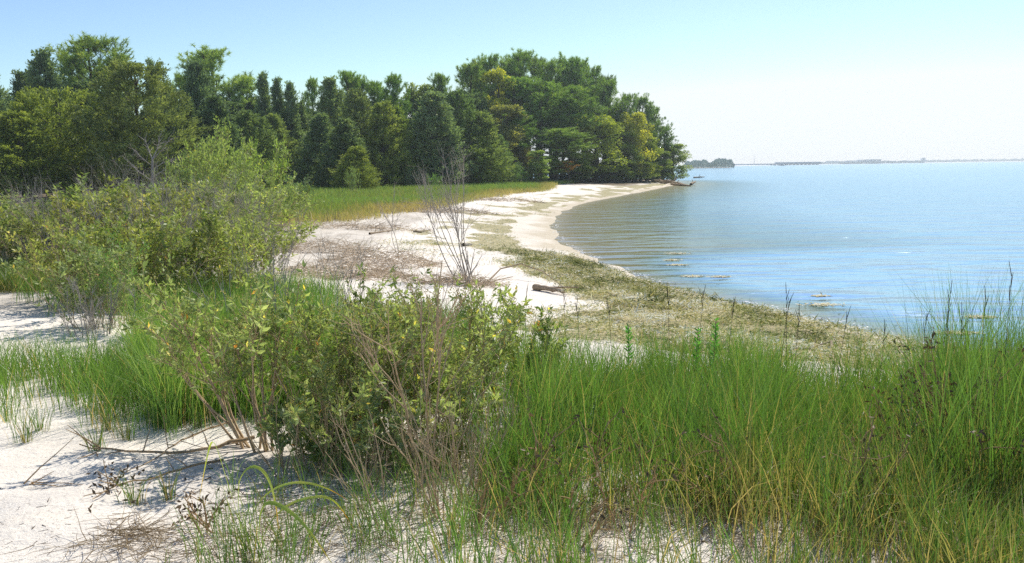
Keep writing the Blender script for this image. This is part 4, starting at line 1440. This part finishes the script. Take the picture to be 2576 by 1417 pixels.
# ------------------------------------------------------------------ brush heaps, driftwood, seaweed
rs = np.random.default_rng(106)
def heap(loc, label, rx, ry, hz, n, L, rz=0, name='brush_heap', mat='brush', r=.007):
    o = MB()
    for _ in range(n):
        a, q0 = rs.uniform(0, 2 * PI), math.sqrt(rs.random())
        px, py = math.cos(a) * q0 * rx, math.sin(a) * q0 * ry
        x0, y0 = px * math.cos(rz) - py * math.sin(rz), px * math.sin(rz) + py * math.cos(rz)
        zt = rs.random() * hz * (1 - q0 ** 2) + .01
        g = h1(loc[0] + x0, loc[1] + y0) - loc[2]
        b = rs.uniform(0, 2 * PI)
        P = walk((x0, y0, g + zt), (math.cos(b), math.sin(b), rs.normal(.05, .3)), L * rs.uniform(.3, 1.1), 5, .2)
        P[:, 2] = np.maximum(P[:, 2], g - .02)
        tube(o, P - (P[2] - P[0]) * .5, r * rs.uniform(.4, 1.2), r * .3, 3, rs.uniform(.2, .85))
    ob = o.build(name, M[mat])
    ob.location = tuple(loc)
    tag(ob, label, 'brush heap', 'heaps of dead brush on the upper beach')


heap(G(960, 662), 'largest heap of grey dead brush in the middle of the upper beach', 1.3, .7, .36, 460, .7)
heap(G(820, 632), 'tangled brush heap at the corner of meadow and thicket', 1.2, .7, .35, 300, .8)
heap(G(1010, 705), 'flat mat of dead stems just behind the centre shrub tops', 1.5, .45, .14, 240, .6)
heap(G(870, 690), 'straggling brush between grass and largest heap', 1.3, .8, .2, 380, .8)
heap(G(1165, 715), 'dry stems gathered around the foot of the large bleached shrub', .8, .4, .18, 260, .5)
heap(G(900, 575), 'thin line of brown brush along the meadow edge, near end', 2.6, .7, .2, 260, .9, .3, r=.01)
heap(G(1115, 535), 'brown brush along the meadow edge below the bare shrub top', 2.8, .7, .3, 260, 1.0, .35, r=.012)
heap(G(1260, 505), 'brown brush along the meadow edge at its far end', 3.2, .7, .2, 200, 1.0, .5, r=.014)


def log(pxs, lift, r, label, cat='driftwood', name='driftwood_log', mat='drift', forks=0, taper=.5):
    P = np.array([G(u, v) + [0, 0, l] for (u, v), l in zip(pxs, lift)])
    s = np.linspace(0, len(P) - 1, 9)
    P = np.stack([np.interp(s, np.arange(len(P)), P[:, k]) for k in range(3)], 1)
    b = P[0].copy()
    mb = MB()
    P = P - b + rs.normal(0, r * .15, P.shape)
    tube(mb, P, r, r * taper, 8, .5, .15)
    for _ in range(forks):
        q0, dd = along(P, rs.uniform(.2, .9))
        Q = walk(q0, dd * .6 + rs.normal(0, .6, 3) + [0, 0, .3], min(r * rs.uniform(5, 14), .75), 4, .15)
        tube(mb, Q, r * .4, r * .15, 5, .55)
    o = mb.build(name, M[mat], None, True)
    o.location = tuple(b)
    tag(o, label, cat)
    return o


log([(1215, 722), (1260, 705), (1310, 700), (1365, 708), (1415, 728)], [.02, .22, .28, .2, .05], .018, 'thin arched driftwood branch on the white sand', forks=6, taper=.35)
log([(1345, 728), (1380, 735), (1420, 741)], [.05, .07, .04], .06, 'short brown driftwood piece where sand meets seaweed', forks=1)
log([(1165, 619), (1188, 618)], [.03, .03], .06, 'small grey log end on the upper beach', mat='greywood')
log([(1040, 585), (1062, 586)], [.03, .03], .05, 'small brown stick on white sand beyond the brush heap')
log([(930, 590), (985, 583)], [.03, .04], .035, 'flat brown driftwood stick near the meadow edge', forks=2)
log([(1930, 893), (2030, 890), (2090, 880)], [.03, .06, .1], .018, 'pale brown driftwood branch at the rim of the tall grass', forks=1)
log([(2092, 878), (2088, 905)], [.1, .02], .022, 'short forked driftwood stub behind the tall grass')
log([(1230, 715), (1290, 700)], [.04, .03], .014, 'thin dark stick beside the arched driftwood branch', forks=2)
log([(1660, 461), (1690, 465), (1722, 468)], [.25, .35, .1], .28, 'dark fallen trunk lying at the tip of the point', name='fallen_log', cat='log', forks=4)
log([(1690, 466), (1735, 469)], [.15, .05], .2, 'half sunk dark log beside the fallen trunk', name='fallen_log', cat='log', forks=3)
log([(1640, 459), (1668, 464)], [.2, .3], .2, 'brown log on the sand at the start of the point tip', name='fallen_log', cat='log', forks=3)
log([(1738, 466), (1750, 464)], [.1, .35], .18, 'small stump rising from the water off the point', name='stump', cat='stump', forks=1)
log([(1745, 448), (1772, 447)], [.1, .15], .15, 'thin sunken branch in the water beyond the point', name='sunken_branch', cat='branch', forks=2)

# wrack: loose seaweed over the beach
rs = np.random.default_rng(107)
N = 120000
x = rs.uniform(-12, 9.5, N)
y = rs.uniform(8.5, 60, N)
sd = inland(x, y)
wa = wrack_amount(x, y, sd)
pat = vnoise(x, y, .7, 71) * .6 + vnoise(x, y, .25, 72) * .4
keep = (rs.random(N) < (wa * sstep(.28, .55, pat + .3 * wa) + .02 * (sd > .3) * (sd < 6) * (y > 18)) * sstep(70, 12, y))
x, y, sd, pat = x[keep], y[keep], sd[keep], pat[keep]
# thicken the near part
near = y < 24
xx = np.concatenate([x] + [x[near] + rs.normal(0, .12, near.sum()) for _ in range(11)])
yy = np.concatenate([y] + [y[near] + rs.normal(0, .12, near.sum()) for _ in range(11)])
z = H(xx, yy)
ok = z > .02
xx, yy, z = xx[ok], yy[ok], z[ok]
n = len(xx)
D = np.stack([rs.normal(0, 1, n), rs.normal(0, 1, n), rs.normal(0, .35, n)], 1)
nn = np.stack([rs.normal(0, .5, n), rs.normal(0, .5, n), np.ones(n)], 1)
mb = MB()
dist = np.hypot(xx, yy)
inn = sstep(1.4, 3.0, inland(xx, yy))
lump = .6 * vnoise(xx, yy, .55, 78) + .4 * vnoise(xx, yy, .2, 79)
z = z + .10 * sstep(.42, .72, lump) * sstep(.1, .8, inland(xx, yy))
tn = .31 + .16 * inn - .3 * (sstep(.5, .42, lump) - .5) + .75 * sstep(.40, .60, .6 * vnoise(xx, yy, .9, 73) + .4 * vnoise(xx, yy, .3, 74)) * rs.random(n) + rs.normal(0, .16, n) - .1 * (vnoise(xx, yy, 2, 75) > .55)
flakes(mb, np.stack([xx, yy, z + rs.uniform(.004, .05, n)], 1), D, rs.uniform(.03, .11, n) * np.where(rs.random(n) < .08, 2.4, 1), rs.uniform(.005, .014, n) * (1 + dist / 40), tn, nn)
n2 = 9000
xw, yw = rs.uniform(1, 8.5, n2), rs.uniform(8.8, 22, n2)
sw = inland(xw, yw)
kw = (sw < 0) & (sw > -1.6) & (rs.random(n2) < np.exp(sw * 2.6) * (.3 + vnoise(xw, yw, .5, 76)))
xw, yw = xw[kw], yw[kw]
n2 = len(xw)
flakes(mb, np.stack([xw, yw, rs.uniform(.006, .015, n2)], 1), np.stack([rs.normal(0, 1, n2), rs.normal(0, 1, n2), np.zeros(n2)], 1), rs.uniform(.03, .10, n2), rs.uniform(.01, .02, n2), rs.normal(.3, .2, n2), np.stack([rs.normal(0, .2, n2), rs.normal(0, .2, n2), np.ones(n2)], 1))
tag(mb.build('seaweed', M['weed']), 'mat of green and tan seaweed along the waterline', 'seaweed', kind='stuff')


n = 26000
xf, yf = rs.uniform(.5, 6, n), rs.uniform(13, 42, n)
sf = inland(xf, yf)
kf = (rs.random(n) < np.exp(-((sf + .12) / .10) ** 2) * sstep(.45, .6, vnoise(xf, yf, 1.1, 77)))
xf, yf = xf[kf], yf[kf]
n = len(xf)
mb = MB()
flakes(mb, np.stack([xf, yf, rs.uniform(.012, .03, n)], 1), np.stack([rs.normal(0, 1, n), rs.normal(0, 1, n), np.zeros(n)], 1), rs.uniform(.03, .12, n), rs.uniform(.015, .04, n), .5, np.stack([rs.normal(0, .3, n), rs.normal(0, .3, n), np.ones(n)], 1))  # white flakes stand in for glints of light at the waterline
tag(mb.build('glint_flakes', plain('glint_white', (.8, .8, .8))), 'white flakes standing for a thin broken line of glints along the curve of the beach', 'glint_flakes', kind='stuff')


def weed_heap(loc, label, r, hz, tint, n=500):
    q = np.sqrt(rs.random(n))
    a = rs.uniform(0, 2 * PI, n)
    X, Y = np.cos(a) * q * r, np.sin(a) * q * r * .6
    Z = hz * (1 - q ** 2) * rs.uniform(.6, 1, n)
    Z = Z + H(loc[0] + X, loc[1] + Y) - loc[2]
    mb = MB()
    D = np.stack([rs.normal(0, 1, n), rs.normal(0, 1, n), rs.normal(0, .3, n)], 1)
    flakes(mb, np.stack([X, Y, Z], 1), D, rs.uniform(.06, .16, n), rs.uniform(.012, .035, n), tint + rs.normal(0, .12, n), np.stack([X / r, Y / r, np.full(n, .8)], 1))
    o = mb.build('seaweed_heap', M['weed'])
    o.location = tuple(loc)
    tag(o, label, 'seaweed heap', 'heaps of dried seaweed')


weed_heap(G(1598, 768), 'pale dried seaweed heap at the inner edge of the mat', .42, .16, .9)
weed_heap(G(1560, 752), 'small pale seaweed heap left of the pale dried heap', .3, .1, .86)
weed_heap(G(1650, 772), 'dark brown seaweed heap right of the pale dried heap', .4, .14, .2)
weed_heap(G(1690, 775), 'tan seaweed heap at the right end of the heaps', .35, .12, .75)

# weed floating on the water
for (u, v, w, lab) in [(2066, 767, .55, 'largest tan clump of weed floating near the beach'), (2468, 798, .35, 'floating tan weed clump near the right edge behind stalks'),
                       (1704, 638, .5, 'farthest thin patch of floating weed'), (1691, 655, .42, 'second farthest patch of floating weed'),
                       (1704, 667, .42, 'third patch of floating weed counted from the far one'), (1741, 696, .4, 'floating weed patch nearest the dark reflection'),
                       (1810, 697, .32, 'small floating weed patch right of the row of patches'), (2062, 745, .2, 'tiny floating weed bit behind the largest clump'),
                       (2412, 838, .4, 'floating weed clump in front of the right edge clump')]:
    p = on_level(u, v, 0)
    n = 260
    q = np.minimum(np.abs(rs.normal(0, .4, n)), rs.uniform(.5, .9))
    a = rs.uniform(0, 2 * PI, n)
    X, Y = np.cos(a) * q * w, np.sin(a) * q * w * .55
    mb = MB()
    flakes(mb, np.stack([X, Y, rs.uniform(.003, .014, n)], 1), np.stack([rs.normal(0, 1, n), rs.normal(0, 1, n), rs.normal(0, .03, n)], 1),
           rs.uniform(.05, .13, n), rs.uniform(.015, .035, n), rs.normal(.88, .12, n), np.stack([rs.normal(0, .2, n), rs.normal(0, .2, n), np.ones(n)], 1))
    o = mb.build('floating_weed', M['weed'])
    o.location = tuple(p)
    tag(o, lab, 'seaweed', 'clumps of weed floating on the water')


# ------------------------------------------------------------------ far shore
rs = np.random.default_rng(108)
farland = plain('hazed_shore', (.62, .68, .72))  # distance haze is painted into these pale blue-grey far colours
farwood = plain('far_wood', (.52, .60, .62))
pale = plain('hazed_building_wall', (.60, .66, .72))
roofm = plain('hazed_building_roof', (.56, .63, .70))
deckm = plain('hazed_concrete', (.55, .62, .70))
steel = plain('hazed_steel', (.55, .60, .66))


def box(mb, c, s):
    x, y, z = c
    a, b, h = s
    V = [[x + i * a / 2, y + j * b / 2, z + k * h] for k in (0, 1) for j in (-1, 1) for i in (-1, 1)]
    mb.add(V, [[0, 2, 3, 1], [4, 5, 7, 6], [0, 1, 5, 4], [2, 6, 7, 3], [0, 4, 6, 2], [1, 3, 7, 5]])


def fx(u, d):
    return (u - CX) / F * d


# land strips
def strip(name, u0, u1, d0, d1, h0, mat):
    n = 60
    u = np.linspace(0, 1, n)
    d = d0 + (d1 - d0) * u
    x = np.array([ray(u0 + (u1 - u0) * k, HOR)[0] * dd for k, dd in zip(u, d)])
    V = np.stack([np.stack([x, d, np.full(n, -.5)], 1), np.stack([x, d + 15, np.full(n, h0) * (.6 + .4 * rs.random(n))], 1), np.stack([x, d + 500, np.full(n, h0)], 1)], 1).reshape(-1, 3)
    i = np.arange(n - 1)[:, None] * 3
    q = np.concatenate([i + np.array([[0, 3, 4, 1]]), i + np.array([[1, 4, 5, 2]])])
    mb = MB()
    mb.add(V, q)
    tag(mb.build(name, mat), kind='structure')


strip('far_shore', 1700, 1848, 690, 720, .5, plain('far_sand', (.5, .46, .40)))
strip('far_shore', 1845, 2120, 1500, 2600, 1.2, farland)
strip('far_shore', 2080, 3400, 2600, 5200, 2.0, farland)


def wood(label, u0, u1, d0, d1, h0, h1_, n, size, mat):
    u = rs.random(n)
    d = d0 + (d1 - d0) * u + rs.uniform(5, 60, n)
    uu = u0 + (u1 - u0) * u
    x = (uu - CX) / F * d
    top = (h0 + (h1_ - h0) * u) * (.35 + .65 * sstep(0, .08, u) * sstep(1, .93, u)) * (.62 + .5 * vnoise(uu, uu * 0, 9, 91) + .18 * vnoise(uu, uu * 0, 3, 92))
    z = top * rs.random(n) ** .6
    mb = MB()
    flakes(mb, np.stack([x, d, z], 1), rs.normal(0, 1, (n, 3)) + [0, 0, .6], size * rs.uniform(.6, 1.3, n), size * rs.uniform(.4, .9, n), .5)
    tag(mb.build('far_wood', mat), label, 'wood', kind='stuff')


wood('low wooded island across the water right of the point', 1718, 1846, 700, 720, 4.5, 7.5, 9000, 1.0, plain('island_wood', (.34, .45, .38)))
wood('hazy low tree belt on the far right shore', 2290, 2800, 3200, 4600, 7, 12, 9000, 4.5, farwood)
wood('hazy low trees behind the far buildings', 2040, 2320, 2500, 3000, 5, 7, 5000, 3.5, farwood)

# bridge on the far shore
o = empty('bridge', (fx(1950, 1900), 1900, 0))
tag(o, 'long low causeway bridge across the water on the horizon', 'bridge')
mb = MB()
xa, xb = fx(1846, 1900) - o.location.x, fx(1945, 1900) - o.location.x
xc = fx(2058, 1900) - o.location.x
box(mb, ((xa + xb) / 2, 0, 1.6), (xb - xa, 12, 2.2))
mb.build('approach_deck', deckm, o)
mb = MB()
box(mb, ((xb + xc) / 2 + 3, 0, 1.8), (xc - xb, 12, 4.6))
mb.build('main_deck', deckm, o)
for k in range(22):
    mb = MB()
    px = xa + (xc - xa) * (k + .5) / 22
    box(mb, (px, 0, -.5), (3.4, 10, 2.2))
    mb.build('pier', deckm, o)
# radio mast and crane
o = empty('radio_mast', (fx(1896, 1950), 1950, .8))
tag(o, 'slim radio mast standing above the causeway on the horizon', 'mast')
mb = MB()
for k in range(3):
    a = k * 2 * PI / 3
    tube(mb, [(math.cos(a) * 1.2, math.sin(a) * 1.2, 0), (math.cos(a) * .3, math.sin(a) * .3, 16)], .2, .16, 4)
mb.build('lattice', steel, o)
mb = MB()
tube(mb, [(0, 0, 15.5), (0, 0, 20)], .2, .1, 5)
mb.build('antenna', steel, o)


def building(u0, u1, vtop, d, label, storeys, group, roof_pitch=0, setback=0):
    cx = (fx(u0, d) + fx(u1, d)) / 2
    w = fx(u1, d) - fx(u0, d)
    top = pt((u0 + u1) / 2, vtop, d)[2]
    o = empty('building', (cx, d, 1.0))
    tag(o, label, 'building', group)
    hgt = max(4, top - 1.0)
    mb = MB()
    box(mb, (0, 0, -1), (w, w * .35 + 8, hgt + .6))
    mb.build('wall', pale, o)
    mb = MB()
    box(mb, (0, 0, hgt - .4), (w + .8, w * .35 + 8.8, .8))
    if setback:
        box(mb, (w * .15, 0, hgt + .4), (w * .25, 8, hgt * .18))
    mb.build('roof', roofm, o)
    for k in range(storeys):
        mb = MB()
        z = hgt * (k + .45) / storeys - .8
        nw_ = max(3, int(w / 7))
        for j in range(nw_):
            box(mb, (-w / 2 + w * (j + .5) / nw_, -(w * .35 + 8) / 2 - .02, z), (w / nw_ * .55, .3, hgt / storeys * .45))
        mb.build('window_row', roofm, o)


BG = 'pale blocks on the far shore'
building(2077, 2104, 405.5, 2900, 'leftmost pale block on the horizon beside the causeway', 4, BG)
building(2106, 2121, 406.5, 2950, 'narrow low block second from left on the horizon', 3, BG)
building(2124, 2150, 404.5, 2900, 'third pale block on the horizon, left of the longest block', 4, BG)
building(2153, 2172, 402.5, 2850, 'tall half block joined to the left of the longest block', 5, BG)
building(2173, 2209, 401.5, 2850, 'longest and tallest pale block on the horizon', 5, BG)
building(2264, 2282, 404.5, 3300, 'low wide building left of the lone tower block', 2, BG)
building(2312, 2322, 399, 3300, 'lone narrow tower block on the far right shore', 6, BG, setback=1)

# tiny white boats off the causeway
for (u, d, lab) in [(1967, 1400, 'tiny white boat in front of the causeway bridge'), (1963, 1450, 'second tiny white boat just left of the other')]:
    o = empty('boat', (fx(u, d), d, 0))
    tag(o, lab, 'boat')
    mb = MB()
    n = 9
    s = np.linspace(-1, 1, n)
    wv = 1.2 * (1 - np.clip(s, 0, 1) ** 2 * .95)
    V = np.concatenate([np.stack([s * 4, -wv, np.full(n, 1.1) + .4 * np.clip(s, 0, 1)], 1), np.stack([s * 3.6, np.zeros(n), np.full(n, -.3)], 1), np.stack([s * 4, wv, np.full(n, 1.1) + .4 * np.clip(s, 0, 1)], 1)])
    i = np.arange(n - 1)[:, None]
    mb.add(V, np.concatenate([i + np.array([[0, 1, n + 1, n]]), i + np.array([[n, n + 1, 2 * n + 1, 2 * n]]), i + np.array([[0, 2 * n, 2 * n + 1, 1]])]))
    white = bpy.data.materials.get('boat_white') or plain('boat_white', (.78, .78, .78))
    mb.build('hull', white, o)
    mb = MB()
    box(mb, (-.6, 0, 1.0), (2.4, 1.6, 1.5))
    mb.build('cabin', white, o)

# ------------------------------------------------------------------ thin haze volumes, the near one added to lift the tree shadows
hz, nt, out = new_mat('shadow_lift_haze')
vs = node(nt, 'ShaderNodeVolumeScatter')
vs.inputs['Color'].default_value = (.84, .95, 1, 1)
vs.inputs['Density'].default_value = .00048
vs.inputs['Anisotropy'].default_value = .55
nt.links.new(vs.outputs[0], out.inputs['Volume'])
mb = MB()
box(mb, (0, 100, -4), (1600, 700, 27))
tag(mb.build('haze', hz), kind='structure')
hz2, nt, out = new_mat('far_sea_haze')
vs = node(nt, 'ShaderNodeVolumeScatter')
vs.inputs['Color'].default_value = (.84, .95, 1, 1)
vs.inputs['Density'].default_value = .0002
vs.inputs['Anisotropy'].default_value = .5
nt.links.new(vs.outputs[0], out.inputs['Volume'])
mb = MB()
box(mb, (600, 2100, -4), (7000, 3290, 36))
tag(mb.build('haze', hz2), kind='structure')

# ------------------------------------------------------------------ light
SUN_EL, SUN_AZ = math.radians(47), math.radians(27)      # azimuth to the right of the view direction
sdir = np.array([math.sin(SUN_AZ) * math.cos(SUN_EL), math.cos(SUN_AZ) * math.cos(SUN_EL), math.sin(SUN_EL)])
ld = bpy.data.lights.new('sun', 'SUN')
ld.energy = 5.0
ld.angle = math.radians(.53)
ld.color = (1, .955, .88)
lo = bpy.data.objects.new('sun', ld)
COL.objects.link(lo)
from mathutils import Vector, Matrix
lo.rotation_euler = Vector(sdir).to_track_quat('Z', 'Y').to_euler()
lo.location = (0, 0, 50)

w = bpy.data.worlds.new('World')
scene.world = w
w.use_nodes = True
nt = w.node_tree
nt.nodes.clear()
sky = nt.nodes.new('ShaderNodeTexSky')
sky.sky_type = 'NISHITA'
sky.sun_disc = False
sky.sun_elevation = SUN_EL
sky.sun_rotation = SUN_AZ
sky.air_density = .6
sky.dust_density = .3
sky.ozone_density = 6
bg = nt.nodes.new('ShaderNodeBackground')
bg.inputs['Strength'].default_value = .15
wo = nt.nodes.new('ShaderNodeOutputWorld')
tint = nt.nodes.new('ShaderNodeMix')
tint.data_type = 'RGBA'
tint.blend_type = 'MULTIPLY'
tint.inputs['Factor'].default_value = 1
tint.inputs['B'].default_value = (1.58, 1.42, 1.2, 1)
nt.links.new(sky.outputs[0], tint.inputs['A'])
cap = nt.nodes.new('ShaderNodeMix')
cap.data_type = 'RGBA'
cap.blend_type = 'DARKEN'
cap.inputs['Factor'].default_value = 1
cap.inputs['B'].default_value = (6.3, 6.8, 6.95, 1)
nt.links.new(tint.outputs['Result'], cap.inputs['A'])
nt.links.new(cap.outputs['Result'], bg.inputs[0])
nt.links.new(bg.outputs[0], wo.inputs[0])

# ------------------------------------------------------------------ camera and render settings
cam = bpy.data.cameras.new('camera')
co = bpy.data.objects.new('camera', cam)
COL.objects.link(co)
cam.sensor_width = 36
cam.lens = 36 * F / 2576
cam.clip_start = .05
cam.clip_end = 60000
mw = Matrix.Identity(4)
for i in range(3):
    mw[i][0], mw[i][1], mw[i][2], mw[i][3] = rt[i], up[i], -fw[i], EYE[i]
co.matrix_world = mw
scene.camera = co
scene.view_settings.view_transform = 'Standard'
scene.view_settings.look = 'None'
scene.view_settings.exposure = 0
scene.view_settings.gamma = 1
cy = scene.cycles
cy.volume_bounces = 0
cy.max_bounces = 7
cy.diffuse_bounces = 4
cy.glossy_bounces = 2
cy.transmission_bounces = 4
cy.transparent_max_bounces = 4
cy.caustics_reflective = False
cy.caustics_refractive = False
cy.sample_clamp_indirect = 6
cy.use_denoising = False
cy.use_adaptive_sampling = True
cy.adaptive_threshold = .004
cy.adaptive_min_samples = 48
